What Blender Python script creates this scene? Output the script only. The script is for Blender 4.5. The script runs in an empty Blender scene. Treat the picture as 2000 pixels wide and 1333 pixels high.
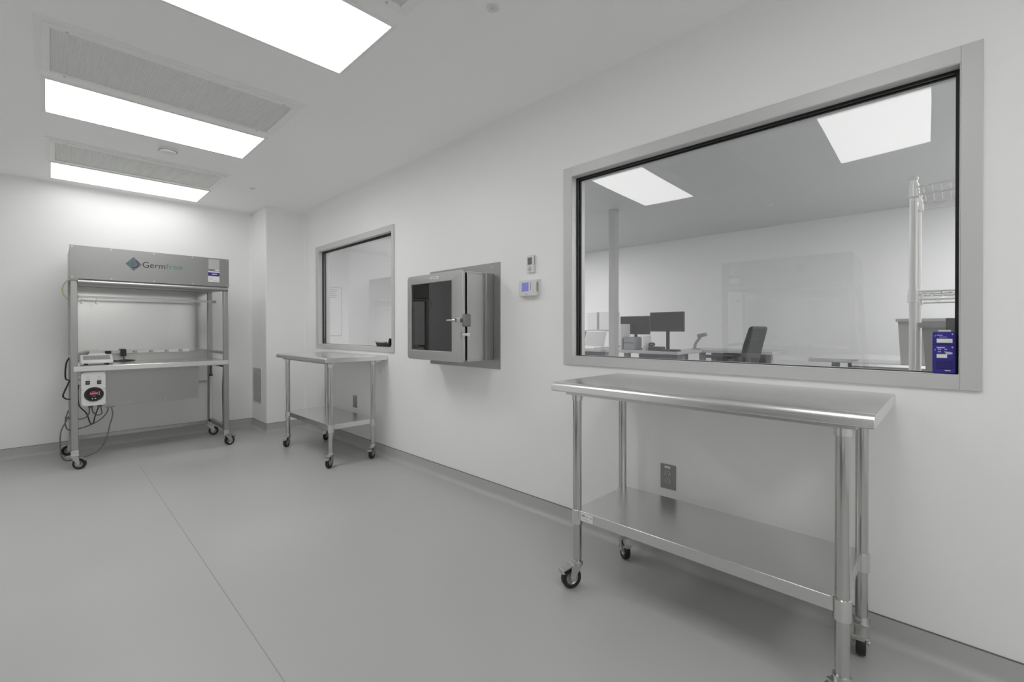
import bpy, math, random
from mathutils import Vector, Matrix
random.seed(7)
PI = math.pi
S = bpy.context.scene
COL = S.collection

# ------------------------------------------------------------------ camera
CAM_H = 1.236
cd = bpy.data.cameras.new('camera')
cam = bpy.data.objects.new('camera', cd)
COL.objects.link(cam)
cd.sensor_fit = 'HORIZONTAL'
cd.sensor_width = 36.0
cd.lens = 36.0 * 886.09 / 2000.0
cd.shift_y = -(666.5 - 648.853) / 2000.0
cd.clip_start = 0.02
yaw, pitch, roll = 0.796213, -0.0057828, -0.00139047
fwd = Vector((math.sin(yaw) * math.cos(pitch), math.cos(yaw) * math.cos(pitch), math.sin(pitch)))
rgt = Vector((math.cos(yaw), -math.sin(yaw), 0))
upv = rgt.cross(fwd)
r2 = rgt * math.cos(roll) + upv * math.sin(roll)
u2 = -rgt * math.sin(roll) + upv * math.cos(roll)
m = Matrix((r2, u2, -fwd)).transposed().to_4x4()
m.translation = (0, 0, CAM_H)
cam.matrix_world = m
S.camera = cam

# ------------------------------------------------------------------ world, exposure
w = bpy.data.worlds.new('world')
S.world = w
w.use_nodes = True
w.node_tree.nodes['Background'].inputs[0].default_value = (0.5, 0.5, 0.5, 1)
w.node_tree.nodes['Background'].inputs[1].default_value = 0.05
S.view_settings.view_transform = 'Standard'
S.view_settings.look = 'None'
S.view_settings.gamma = 1.0
S.view_settings.exposure = 0.12
S.view_settings.use_curve_mapping = False
LAMP = 8.8            # radiance of the ceiling panels
FAR_LAMP = 19.0        # unseen panels added to light the adjoining room
S.cycles.max_bounces = 12
S.cycles.diffuse_bounces = 10
S.cycles.transparent_max_bounces = 12
S.cycles.use_light_tree = False
S.cycles.adaptive_threshold = 0.02

# ------------------------------------------------------------------ materials
def mat(name, col, rough=0.5, metal=0.0, spec=0.5, grain=None, emit=None, estr=0.0, bump=0.0, bscale=40.0, var=0.0, coat=0.0):
    M = bpy.data.materials.new(name)
    M.use_nodes = True
    nt = M.node_tree
    b = nt.nodes['Principled BSDF']
    c = (col[0], col[1], col[2], 1) if not isinstance(col, (int, float)) else (col, col, col, 1)
    b.inputs['Base Color'].default_value = c
    b.inputs['Roughness'].default_value = rough
    b.inputs['Metallic'].default_value = metal
    b.inputs['Specular IOR Level'].default_value = spec
    b.inputs['Coat Weight'].default_value = coat
    if emit:
        b.inputs['Emission Color'].default_value = (*emit, 1)
        b.inputs['Emission Strength'].default_value = estr
    if grain or bump or var:
        tc = nt.nodes.new('ShaderNodeTexCoord')
        mp = nt.nodes.new('ShaderNodeMapping')
        nz = nt.nodes.new('ShaderNodeTexNoise')
        nt.links.new(tc.outputs['Object'], mp.inputs['Vector'])
        nt.links.new(mp.outputs['Vector'], nz.inputs['Vector'])
        mp.inputs['Scale'].default_value = grain if grain else (bscale, bscale, bscale)
        nz.inputs['Scale'].default_value = 1.0
        nz.inputs['Detail'].default_value = 1.0
        if grain:
            mr = nt.nodes.new('ShaderNodeMapRange')
            mr.inputs['To Min'].default_value = max(0.02, rough - 0.006)
            mr.inputs['To Max'].default_value = rough + 0.006
            nt.links.new(nz.outputs['Fac'], mr.inputs['Value'])
            nt.links.new(mr.outputs['Result'], b.inputs['Roughness'])
        if var:
            mx = nt.nodes.new('ShaderNodeMix')
            mx.data_type = 'RGBA'
            mx.inputs[6].default_value = tuple(x * (1 - var) for x in c[:3]) + (1,)
            mx.inputs[7].default_value = tuple(min(1, x * (1 + var)) for x in c[:3]) + (1,)
            nt.links.new(nz.outputs['Fac'], mx.inputs[0])
            nt.links.new(mx.outputs[2], b.inputs['Base Color'])
        if bump:
            bp = nt.nodes.new('ShaderNodeBump')
            bp.inputs['Strength'].default_value = bump
            bp.inputs['Distance'].default_value = 0.002
            nt.links.new(nz.outputs['Fac'], bp.inputs['Height'])
            nt.links.new(bp.outputs['Normal'], b.inputs['Normal'])
    return M

def glass_mat(name, tint, boost=1.0):
    """clear sheet glass: see-through plus Fresnel mirror, the same from both faces"""
    M = bpy.data.materials.new(name)
    M.use_nodes = True
    nt = M.node_tree
    nt.nodes.clear()
    out = nt.nodes.new('ShaderNodeOutputMaterial')
    tr = nt.nodes.new('ShaderNodeBsdfTransparent')
    tr.inputs[0].default_value = (*tint, 1)
    gl = nt.nodes.new('ShaderNodeBsdfGlossy')
    gl.inputs['Roughness'].default_value = 0.0
    gl.inputs['Color'].default_value = (1, 1, 1, 1)
    fr = nt.nodes.new('ShaderNodeFresnel')
    ge = nt.nodes.new('ShaderNodeNewGeometry')
    mi = nt.nodes.new('ShaderNodeMix')
    mi.data_type = 'FLOAT'
    mi.inputs[2].default_value = 1.5
    mi.inputs[3].default_value = 1 / 1.5
    nt.links.new(ge.outputs['Backfacing'], mi.inputs[0])
    nt.links.new(mi.outputs[0], fr.inputs['IOR'])
    mu = nt.nodes.new('ShaderNodeMath')
    mu.operation = 'MULTIPLY'
    mu.use_clamp = True
    mu.inputs[1].default_value = boost
    nt.links.new(fr.outputs[0], mu.inputs[0])
    mx = nt.nodes.new('ShaderNodeMixShader')
    nt.links.new(mu.outputs[0], mx.inputs[0])
    nt.links.new(tr.outputs[0], mx.inputs[1])
    nt.links.new(gl.outputs[0], mx.inputs[2])
    nt.links.new(mx.outputs[0], out.inputs['Surface'])
    return M

MT = {}
MT['wall'] = mat('wall_paint', (0.925, 0.925, 0.925), 0.42, spec=0.35)
MT['ceiling'] = mat('ceiling_paint', (0.955, 0.96, 0.945), 0.5, spec=0.3)
MT['floor'] = mat('floor_sheet', (0.485, 0.485, 0.483), 0.36, spec=0.4, var=0.025, bscale=1.3)
MT['seam'] = mat('floor_weld', (0.36, 0.36, 0.36), 0.4)
MT['caulk'] = mat('caulk_line', (0.16, 0.16, 0.16), 0.6)
MT['steel'] = mat('stainless_brushed', (0.73, 0.73, 0.72), 0.25, 1.0, grain=(4, 320, 320))
MT['steel_top'] = mat('stainless_worktop', (0.81, 0.81, 0.80), 0.26, 1.0, grain=(4, 320, 320))
MT['steel_panel'] = mat('stainless_panel', (0.70, 0.70, 0.69), 0.32, 1.0, grain=(4, 320, 320))
MT['steel_hood'] = mat('stainless_hood_frame', (0.42, 0.42, 0.41), 0.34, 1.0, grain=(4, 320, 320))
MT['steel_fascia'] = mat('stainless_hood_fascia', (0.34, 0.34, 0.335), 0.36, 1.0, grain=(4, 320, 320))
MT['steel_mirror'] = mat('stainless_bright', (0.68, 0.68, 0.67), 0.13, 1.0)
MT['steel_box'] = mat('stainless_chamber', (0.62, 0.62, 0.61), 0.33, 1.0, grain=(320, 320, 4))
MT['steel_box_dark'] = mat('stainless_chamber_flange', (0.42, 0.42, 0.415), 0.30, 1.0)
MT['latch'] = mat('cast_latch', (0.30, 0.30, 0.29), 0.35, 1.0)
MT['tube'] = mat('polished_tube', (0.58, 0.58, 0.565), 0.11, 1.0)
MT['zinc'] = mat('zinc_plate', (0.62, 0.62, 0.60), 0.32, 1.0)
MT['hub'] = mat('grey_hub', (0.42, 0.42, 0.41), 0.35, 0.8)
MT['chrome'] = mat('chrome', (0.8, 0.8, 0.8), 0.08, 1.0)
MT['frame'] = mat('window_frame_steel', (0.62, 0.62, 0.615), 0.42, 0.2, grain=(120, 3, 120))
MT['frame_paint'] = mat('lamp_frame_paint', (0.90, 0.90, 0.89), 0.45)
MT['rubber'] = mat('black_rubber', (0.015, 0.015, 0.015), 0.5)
MT['gasket'] = mat('black_gasket', (0.008, 0.008, 0.008), 0.55)
MT['black'] = mat('black_plastic', (0.02, 0.02, 0.02), 0.4)
MT['cable_grey'] = mat('grey_cable', (0.13, 0.13, 0.13), 0.5)
MT['cable_black'] = mat('black_cable', (0.02, 0.02, 0.02), 0.5)
MT['hose'] = mat('yellow_hose', (0.48, 0.45, 0.22), 0.45)
MT['white'] = mat('white_plastic', (0.78, 0.78, 0.77), 0.35)
MT['white_enamel'] = mat('white_enamel', (0.74, 0.74, 0.73), 0.4)
MT['paper'] = mat('white_label', (0.80, 0.80, 0.80), 0.6)
MT['print'] = mat('dark_print', (0.06, 0.06, 0.06), 0.6)
MT['print_pale'] = mat('grey_print', (0.35, 0.35, 0.36), 0.6)
MT['navy'] = mat('navy_print', (0.035, 0.02, 0.25), 0.5)
MT['lilac'] = mat('lilac_print', (0.55, 0.52, 0.78), 0.5)
MT['blue'] = mat('blue_plastic', (0.028, 0.022, 0.26), 0.35)
MT['blue_dark'] = mat('dark_blue_plastic', (0.018, 0.013, 0.15), 0.4)
MT['logo_teal'] = mat('logo_teal', (0.10, 0.17, 0.17), 0.45)
MT['logo_grey'] = mat('logo_grey', (0.13, 0.17, 0.185), 0.45)
MT['logo_mid'] = mat('logo_grey_violet', (0.16, 0.165, 0.20), 0.45)
MT['logo_ink'] = mat('logo_ink', (0.025, 0.015, 0.05), 0.45)
MT['logo_green'] = mat('logo_green', (0.10, 0.24, 0.21), 0.45)
MT['lens'] = mat('lamp_lens', (0.8, 0.8, 0.8), 0.5, emit=(1.0, 1.0, 0.99), estr=LAMP)
MT['lens_dim'] = mat('lamp_lens_dimmed', (0.8, 0.8, 0.8), 0.5, emit=(1.0, 1.0, 0.99), estr=LAMP * 0.34)
MT['lens_soft'] = mat('lamp_lens_soft', (0.8, 0.8, 0.8), 0.5, emit=(1.0, 1.0, 0.99), estr=LAMP * 0.42)
MT['lens_strong'] = mat('added_lens_strong', (0.8, 0.8, 0.8), 0.5, emit=(1.0, 1.0, 0.99), estr=LAMP * 0.95)
MT['lens_far'] = mat('added_lens_adjoining', (0.8, 0.8, 0.8), 0.5, emit=(1.0, 1.0, 1.0), estr=FAR_LAMP)
MT['grille'] = mat('perforated_grille', (0.80, 0.80, 0.79), 0.5, 0.0)
MT['led'] = mat('red_digits', (0.3, 0.05, 0.06), 0.5, emit=(0.9, 0.22, 0.25), estr=0.7)
MT['lcd_blue'] = mat('blue_display', (0.2, 0.2, 0.5), 0.3, emit=(0.22, 0.2, 0.62), estr=0.3)
MT['lcd_grey'] = mat('grey_display', (0.16, 0.16, 0.155), 0.3)
MT['outlet'] = mat('grey_wall_plate', (0.30, 0.30, 0.30), 0.45, 0.0)
MT['outlet_face'] = mat('grey_receptacle', (0.42, 0.42, 0.42), 0.45)
MT['box_in'] = mat('chamber_steel', (0.34, 0.34, 0.34), 0.35, 1.0)
MT['glass'] = glass_mat('window_glass', (0.97, 0.975, 0.97), 1.75)
MT['glass_dark'] = glass_mat('tinted_door_glass', (0.5, 0.5, 0.5), 1.6)
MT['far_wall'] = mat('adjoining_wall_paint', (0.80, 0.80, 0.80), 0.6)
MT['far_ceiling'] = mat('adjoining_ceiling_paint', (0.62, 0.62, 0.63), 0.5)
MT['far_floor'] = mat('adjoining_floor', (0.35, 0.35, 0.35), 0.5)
MT['screen'] = mat('dark_screen', (0.012, 0.012, 0.014), 0.2)
MT['desk'] = mat('pale_laminate', (0.52, 0.52, 0.52), 0.4)
MT['desk_leg'] = mat('grey_desk_frame', (0.33, 0.33, 0.35), 0.5)
MT['fabric'] = mat('dark_grey_fabric', (0.075, 0.075, 0.078), 0.8)
MT['tote'] = mat('grey_tote_plastic', (0.30, 0.30, 0.29), 0.5)
MT['wire'] = mat('chrome_wire', (0.82, 0.82, 0.81), 0.35, 0.55)
MT['drawer'] = mat('slate_blue_drawer', (0.16, 0.17, 0.21), 0.5)

# ------------------------------------------------------------------ mesh helpers
class MB:
    def __init__(s):
        s.v, s.f = [], []
    def _add(s, vs, fs):
        n = len(s.v)
        s.v += [tuple(p) for p in vs]
        s.f += [tuple(i + n for i in f) for f in fs]
        return s
    def box(s, x0, y0, z0, x1, y1, z1):
        x0, x1 = sorted((x0, x1)); y0, y1 = sorted((y0, y1)); z0, z1 = sorted((z0, z1))
        vs = [(x, y, z) for z in (z0, z1) for y in (y0, y1) for x in (x0, x1)]
        return s._add(vs, [(0, 2, 3, 1), (4, 5, 7, 6), (0, 1, 5, 4), (2, 6, 7, 3), (0, 4, 6, 2), (1, 3, 7, 5)])
    def obox(s, c, ax, ay, az):
        """box from a centre and three half-axis vectors"""
        c, ax, ay, az = map(Vector, (c, ax, ay, az))
        vs = [c + ax * i + ay * j + az * k for k in (-1, 1) for j in (-1, 1) for i in (-1, 1)]
        return s._add(vs, [(0, 2, 3, 1), (4, 5, 7, 6), (0, 1, 5, 4), (2, 6, 7, 3), (0, 4, 6, 2), (1, 3, 7, 5)])
    def cyl(s, p0, p1, r, n=16, r1=None, caps=True):
        p0, p1 = Vector(p0), Vector(p1)
        r1 = r if r1 is None else r1
        d = (p1 - p0).normalized()
        a = d.orthogonal().normalized(); b = d.cross(a)
        vs = []
        for p, q in ((p0, r), (p1, r1)):
            for i in range(n):
                t = 2 * PI * i / n
                vs.append(p + a * math.cos(t) * q + b * math.sin(t) * q)
        fs = [(i, (i + 1) % n, n + (i + 1) % n, n + i) for i in range(n)]
        if caps:
            fs += [tuple(range(n - 1, -1, -1)), tuple(range(n, 2 * n))]
        return s._add(vs, fs)
    def tube(s, pts, r, n=8):
        P = [Vector(p) for p in pts]
        vs = []
        a = None
        for i, p in enumerate(P):
            t = (P[min(i + 1, len(P) - 1)] - P[max(i - 1, 0)]).normalized()
            if a is None:
                a = t.orthogonal().normalized()
            else:
                a = (a - t * a.dot(t))
                a = a.normalized() if a.length > 1e-6 else t.orthogonal().normalized()
            b = t.cross(a)
            for k in range(n):
                h = 2 * PI * k / n
                vs.append(p + a * math.cos(h) * r + b * math.sin(h) * r)
        fs = []
        for i in range(len(P) - 1):
            for k in range(n):
                fs.append((i * n + k, i * n + (k + 1) % n, (i + 1) * n + (k + 1) % n, (i + 1) * n + k))
        L = (len(P) - 1) * n
        fs += [tuple(range(n - 1, -1, -1)), tuple(range(L, L + n))]
        return s._add(vs, fs)
    def lathe(s, prof, c, axis, n=24):
        """closed profile of (radius, along-axis) turned about an axis through c"""
        c = Vector(c); d = Vector(axis).normalized()
        a = d.orthogonal().normalized(); b = d.cross(a)
        k = len(prof)
        vs = []
        for i in range(n):
            t = 2 * PI * i / n
            e = a * math.cos(t) + b * math.sin(t)
            for (r, z) in prof:
                vs.append(c + e * r + d * z)
        fs = []
        for i in range(n):
            j = (i + 1) % n
            for q in range(k):
                p = (q + 1) % k
                fs.append((i * k + q, j * k + q, j * k + p, i * k + p))
        return s._add(vs, fs)
    def prism(s, poly, to3, a, b):
        """extrude a 2-D polygon; to3(u, v, w) gives the 3-D point"""
        n = len(poly)
        vs = [to3(u, v, a) for u, v in poly] + [to3(u, v, b) for u, v in poly]
        fs = [(i, (i + 1) % n, n + (i + 1) % n, n + i) for i in range(n)]
        fs += [tuple(range(n - 1, -1, -1)), tuple(range(n, 2 * n))]
        return s._add(vs, fs)
    def build(s, name, mt, parent=None, org=(0, 0, 0), bevel=0.0, angle=32, seg=2, loc=None):
        me = bpy.data.meshes.new(name)
        o = Vector(org)
        me.from_pydata([Vector(p) - o for p in s.v], [], s.f)
        me.validate()
        import bmesh
        bm = bmesh.new(); bm.from_mesh(me)
        bmesh.ops.recalc_face_normals(bm, faces=bm.faces)
        bm.to_mesh(me); bm.free()
        me.materials.append(MT[mt])
        for p in me.polygons:
            p.use_smooth = True
        me.set_sharp_from_angle(angle=math.radians(angle))
        ob = bpy.data.objects.new(name, me)
        COL.objects.link(ob)
        if parent is not None:
            ob.parent = parent
        if loc:
            ob.location = loc
        if bevel:
            bv = ob.modifiers.new('bevel', 'BEVEL')
            bv.width = bevel; bv.segments = seg; bv.limit_method = 'ANGLE'
            bv.angle_limit = math.radians(40)
            bv.harden_normals = False
        return ob

def thing(name, label, cat, loc=(0, 0, 0), rotz=0.0, group=None):
    o = bpy.data.objects.new(name, None)
    COL.objects.link(o)
    o.empty_display_size = 0.05
    o.location = loc; o.rotation_euler = (0, 0, rotz)
    o['label'] = label; o['category'] = cat
    if group: o['group'] = group
    return o
def tag(o, label, cat, group=None):
    o['label'] = label; o['category'] = cat
    if group: o['group'] = group
    return o
def struct(o, label=None):
    o['kind'] = 'structure'
    if label: o['label'] = label
    return o
def sempty(name, loc, label=None):
    o = bpy.data.objects.new(name, None)
    COL.objects.link(o); o.location = loc; o.empty_display_size = 0.05
    return struct(o, label)
def copy_tree(o, parent=None):
    c = o.copy(); COL.objects.link(c); c.parent = parent
    for ch in [k for k in bpy.data.objects if k.parent == o]:
        copy_tree(ch, c)
    return c
def text_mesh(body, width, height):
    cu = bpy.data.curves.new('t', 'FONT'); cu.body = body
    ob = bpy.data.objects.new('t', cu); COL.objects.link(ob)
    dg = bpy.context.evaluated_depsgraph_get()
    me = bpy.data.meshes.new_from_object(ob.evaluated_get(dg))
    bpy.data.objects.remove(ob); bpy.data.curves.remove(cu)
    xs = [v.co.x for v in me.vertices]; ys = [v.co.y for v in me.vertices]
    sx = width / (max(xs) - min(xs)); sy = height / (max(ys) - min(ys))
    x0, y0 = min(xs), min(ys)
    vs = [((v.co.x - x0) * sx, (v.co.y - y0) * sy) for v in me.vertices]
    fs = [tuple(p.vertices) for p in me.polygons]
    bpy.data.meshes.remove(me)
    return vs, fs
def text_part(name, body, width, height, mt, parent, place):
    vs, fs = text_mesh(body, width, height)
    mb = MB(); mb._add([place(u, v) for u, v in vs], fs)
    return mb.build(name, mt, parent)
def smooth_path(pts, n=8):
    """Catmull-Rom through the points"""
    P = [Vector(p) for p in pts]
    P = [P[0] * 2 - P[1]] + P + [P[-1] * 2 - P[-2]]
    out = []
    for i in range(1, len(P) - 2):
        for k in range(n):
            t = k / n
            a, b, c, d = P[i - 1], P[i], P[i + 1], P[i + 2]
            out.append(0.5 * ((2 * b) + (c - a) * t + (2 * a - 5 * b + 4 * c - d) * t * t + (3 * b - 3 * c + d - a) * t ** 3))
    out.append(P[-2])
    return out

# ------------------------------------------------------------------ room dimensions
WX, LX = 2.30, -1.36           # right and left wall
BY, FY = 6.47, -2.20           # back wall and the wall behind the camera
ZC = 2.72
WT = 0.115                     # thickness of the window wall
FX, FYE = 7.32, 8.2            # adjoining room: back wall and end wall
CX, CY = 1.83, 5.93            # boxed-in chase in the corner
W1 = (-0.010, 1.718, 1.067, 2.190)
W2 = (3.846, 5.518, 1.063, 2.180)
PB = (2.475, 3.130, 1.025, 1.632)

# floor
fl = struct(MB().box(LX - 0.1, FY - 0.1, -0.10, WX + 0.06, BY + 0.1, 0.0).build('floor', 'floor'), 'smooth pale grey sheet floor')
mb = MB()
mb.box(0.5715, FY, -0.001, 0.5755, 5.30, 0.0008)
mb.build('weld_seam', 'seam', fl)
# ceiling
struct(MB().box(LX - 0.1, FY - 0.1, ZC, WX + 0.06, BY + 0.1, ZC + 0.1).build('ceiling', 'ceiling'), 'smooth white ceiling')
# plain walls
struct(MB().box(LX - 0.1, BY, 0, WX + 0.06, BY + 0.1, ZC).build('wall_back', 'wall'), 'white end wall behind the hood')
struct(MB().box(LX - 0.1, FY, 0, LX, BY, ZC).build('wall_left', 'wall'), 'white wall out of view on the left')
struct(MB().box(LX - 0.1, FY - 0.1, 0, WX + 0.06, FY, ZC).build('wall_front', 'wall'), 'white wall behind the camera')
struct(MB().box(CX, CY, 0, WX, BY, ZC).build('wall_chase', 'wall', bevel=0.012), 'white boxed-in chase in the corner')

# right wall with its three openings
def holed_wall(name, x0, x1, ys, zs, holes, mt):
    def hole(a, b, c, d):
        return any(a >= h[0] - 1e-6 and b <= h[1] + 1e-6 and c >= h[2] - 1e-6 and d <= h[3] + 1e-6 for h in holes)
    ny, nz = len(ys) - 1, len(zs) - 1
    H = [[hole(ys[i], ys[i + 1], zs[j], zs[j + 1]) for j in range(nz)] for i in range(ny)]
    mb = MB()
    vid = {}
    def V(x, i, j):
        k = (x, i, j)
        if k not in vid:
            vid[k] = len(mb.v); mb.v.append((x0 if x == 0 else x1, ys[i], zs[j]))
        return vid[k]
    for i in range(ny):
        for j in range(nz):
            if H[i][j]: continue
            mb.f.append((V(0, i, j), V(0, i, j + 1), V(0, i + 1, j + 1), V(0, i + 1, j)))
            mb.f.append((V(1, i, j), V(1, i + 1, j), V(1, i + 1, j + 1), V(1, i, j + 1)))
            for di, dj, a, b in ((-1, 0, (i, j), (i, j + 1)), (1, 0, (i + 1, j + 1), (i + 1, j)), (0, -1, (i + 1, j), (i, j)), (0, 1, (i, j + 1), (i + 1, j + 1))):
                ii, jj = i + di, j + dj
                if 0 <= ii < ny and 0 <= jj < nz and not H[ii][jj]: continue
                mb.f.append((V(0, *a), V(0, *b), V(1, *b), V(1, *a)))
    return mb.build(name, mt)
ys = sorted({FY, W1[0], W1[1], PB[0], PB[1], W2[0], W2[1], FYE})
zs = sorted({0, W1[2], W1[3], W2[2], W2[3], PB[2], PB[3], ZC})
struct(holed_wall('wall_right', WX, WX + WT, ys, zs, [W1, W2, PB], 'wall'), 'white wall with two windows')

# ceiling coves (rounded joints between wall and ceiling)
def cove_poly(r, n=6):
    p = [(0, 0)]
    for i in range(n + 1):
        t = (PI / 2) * i / n
        p.append((r - r * math.sin(t), r - r * math.cos(t)))
    return p          # (distance from wall, distance from ceiling)
def cove(name, to3, a, b, r, mt):
    return struct(MB().prism(cove_poly(r), to3, a, b).build(name, mt, angle=50))
cove('trim_1', lambda u, v, w: (WX - u, w, ZC - v), FY, CY, 0.07, 'wall')
cove('trim_2', lambda u, v, w: (w, BY - u, ZC - v), LX, CX, 0.05, 'wall')
cove('trim_3', lambda u, v, w: (LX + u, w, ZC - v), FY, BY, 0.05, 'wall')
cove('trim_4', lambda u, v, w: (w, CY - u, ZC - v), CX, WX, 0.04, 'wall')
cove('trim_5', lambda u, v, w: (WX - u, CY - v, w), 0.104, ZC, 0.035, 'wall')
cove('trim_6', lambda u, v, w: (CX - u, BY - v, w), 0.104, ZC, 0.025, 'wall')

# flooring turned up the walls: a coved skirting with a caulk line on top
def base_poly(h=0.10, t=0.004, r=0.035, n=5):
    p = [(0, 0), (0, h), (t, h)]
    for i in range(n + 1):
        a = (PI / 2) * i / n
        p.append((t + r - r * math.cos(a), r - r * math.sin(a)))
    return p
def baseboard(name, to3, a, b):
    o = struct(MB().prism(base_poly(), to3, a, b).build(name, 'floor', angle=50))
    MB().prism([(0, 0.0995), (0, 0.1035), (0.0045, 0.1035), (0.0045, 0.0995)], to3, a, b).build('caulk_line', 'caulk', o)
    return o
baseboard('baseboard_right', lambda u, v, w: (WX - u, w, v), FY, CY)
baseboard('baseboard_back', lambda u, v, w: (w, BY - u, v), LX, CX)
baseboard('baseboard_left', lambda u, v, w: (LX + u, w, v), FY, BY)
baseboard('baseboard_chase_front', lambda u, v, w: (w, CY - u, v), CX - 0.004, WX)
baseboard('baseboard_chase_side', lambda u, v, w: (CX - u, w, v), CY - 0.004, BY)

# adjoining room shell
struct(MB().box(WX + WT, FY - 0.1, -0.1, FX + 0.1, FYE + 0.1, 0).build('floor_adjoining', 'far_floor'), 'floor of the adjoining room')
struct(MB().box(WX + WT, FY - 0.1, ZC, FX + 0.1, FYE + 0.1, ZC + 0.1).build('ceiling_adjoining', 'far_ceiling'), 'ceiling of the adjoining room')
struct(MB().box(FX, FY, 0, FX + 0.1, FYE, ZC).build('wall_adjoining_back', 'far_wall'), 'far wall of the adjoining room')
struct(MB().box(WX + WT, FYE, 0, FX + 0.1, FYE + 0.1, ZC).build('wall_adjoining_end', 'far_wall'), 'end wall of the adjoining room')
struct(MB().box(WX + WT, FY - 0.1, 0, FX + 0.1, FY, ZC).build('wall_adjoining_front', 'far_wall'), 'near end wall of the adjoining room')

# ------------------------------------------------------------------ windows
def window(name, label, win, outer, bow=0.0, tilt=0.0):
    y0, y1, z0, z1 = win
    a0, a1, c0, c1 = outer
    org = (WX, (y0 + y1) / 2, z0)
    e = sempty(name, org, label)
    xo = WX - 0.012
    lin = WX + 0.036
    t = 0.003
    def member(n, fl, li, bk):
        mb = MB(); mb.box(*fl); mb.box(*li); mb.box(*bk)
        return mb.build(n, 'frame', e, org, bevel=0.0025)
    B0, B1 = WX + 0.078, WX + WT + 0.012
    member('frame_head', (xo, y0, z1, WX, y1, c1), (xo, y0, z1 - t, lin, y1, z1), (B0, y0, z1 - t, B1, y1, z1 + 0.06))
    member('frame_sill', (xo, y0, c0, WX, y1, z0), (xo, y0, z0, lin, y1, z0 + t), (B0, y0, z0 - 0.06, B1, y1, z0 + t))
    member('frame_jamb', (xo, a0, c0, WX, y0, c1), (xo, y0, z0, lin, y0 + t, z1), (B0, y0 - 0.06, z0 - 0.06, B1, y0 + t, z1 + 0.06))
    member('frame_jamb', (xo, y1, c0, WX, a1, c1), (xo, y1 - t, z0, lin, y1, z1), (B0, y1 - t, z0 - 0.06, B1, y1 + 0.06, z1 + 0.06))
    mb = MB()
    g = 0.013
    for x0, x1 in ((lin, lin + 0.014), (lin + 0.028, lin + 0.042)):
        mb.box(x0, y0, z1 - g, x1, y1, z1); mb.box(x0, y0, z0, x1, y1, z0 + g * 0.35)
        mb.box(x0, y0, z0 + g * 0.35, x1, y0 + g, z1 - g); mb.box(x0, y1 - g, z0 + g * 0.35, x1, y1, z1 - g)
    mb.build('gasket', 'gasket', e, org)
    # pane: barely bowed by the pressure between the rooms
    ny, nz = 24, 16
    yc, zc, hy, hz = (y0 + y1) / 2, (z0 + z1) / 2, (y1 - y0) / 2, (z1 - z0) / 2
    mb = MB()
    for X0 in (lin + 0.017, lin + 0.025):
        for j in range(nz + 1):
            for i in range(ny + 1):
                u, v = -1 + 2 * i / ny, -1 + 2 * j / nz
                mb.v.append((X0 - bow * (1 - u * u) * (1 - v * v) + tilt * v, yc + u * hy, zc + v * hz))
    N = (ny + 1) * (nz + 1)
    q = lambda i, j: j * (ny + 1) + i
    for j in range(nz):
        for i in range(ny):
            mb.f.append((q(i, j), q(i, j + 1), q(i + 1, j + 1), q(i + 1, j)))
            mb.f.append((N + q(i, j), N + q(i + 1, j), N + q(i + 1, j + 1), N + q(i, j + 1)))
    for i in range(ny):
        mb.f.append((q(i, 0), q(i + 1, 0), N + q(i + 1, 0), N + q(i, 0)))
        mb.f.append((q(i, nz), N + q(i, nz), N + q(i + 1, nz), q(i + 1, nz)))
    for j in range(nz):
        mb.f.append((q(0, j), N + q(0, j), N + q(0, j + 1), q(0, j + 1)))
        mb.f.append((q(ny, j), q(ny, j + 1), N + q(ny, j + 1), N + q(ny, j)))
    p = mb.build('glass_pane', 'glass', e, org)
    return e
window('window_1', 'large observation window in the right wall above the near table', W1, (-0.067, 1.782, 1.015, 2.250), bow=0.006, tilt=0.004)
window('window_2', 'observation window near the corner chase', W2, (3.808, 5.596, 1.015, 2.238))

# ------------------------------------------------------------------ ceiling fixtures
def ceiling_light(x0, y0, label, lens='lens', group='ceiling light panels', L=1.18, Wd=0.57):
    x1, y1 = x0 + L, y0 + Wd
    c = ((x0 + x1) / 2, (y0 + y1) / 2, ZC)
    t = thing('ceiling_light', label, 'light', c, 0, group)
    mb = MB(); f = 0.02; z0, z1 = ZC - 0.006, ZC - 0.0005
    mb.box(x0 - f, y0 - f, z0, x1 + f, y0, z1); mb.box(x0 - f, y1, z0, x1 + f, y1 + f, z1)
    mb.box(x0 - f, y0, z0, x0, y1, z1); mb.box(x1, y0, z0, x1 + f, y1, z1)
    mb.build('trim_frame', 'frame_paint', t, c)
    MB().box(x0, y0, ZC - 0.004, x1, y1, ZC - 0.001).build('lens', lens, t, c)
    return t
ceiling_light(0.0, 1.975, 'lit ceiling panel nearest the camera, cut by the top edge', 'lens_soft')
ceiling_light(-0.005, 3.832, 'lit ceiling panel in the middle of the row')
ceiling_light(0.025, 5.705, 'lit ceiling panel furthest back, above the hood', 'lens_dim')
ceiling_light(0.0, 0.105, 'lit ceiling panel overhead, mirrored large in the near window', 'lens_soft')
ceiling_light(0.0, -1.765, 'unseen ceiling panel behind the camera, added to light the room', 'lens_strong')  # out of view: continues the row, added as a light source
ceiling_light(3.20, 4.95, 'unseen ceiling panel added to light the adjoining room, near its corner', 'lens_far', 'added panels lighting the adjoining room')  # from here on: panels added outside the sightlines to brighten the adjoining room
ceiling_light(4.88, 4.95, 'unseen ceiling panel added to light the adjoining room, by its far wall', 'lens_far', 'added panels lighting the adjoining room')
ceiling_light(5.2, -1.2, 'unseen ceiling panel added to light the adjoining room, beyond the pale table', 'lens_far', 'added panels lighting the adjoining room')
ceiling_light(3.45, -1.2, 'unseen ceiling panel added to light the adjoining room, behind the wire rack', 'lens_far', 'added panels lighting the adjoining room')

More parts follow.
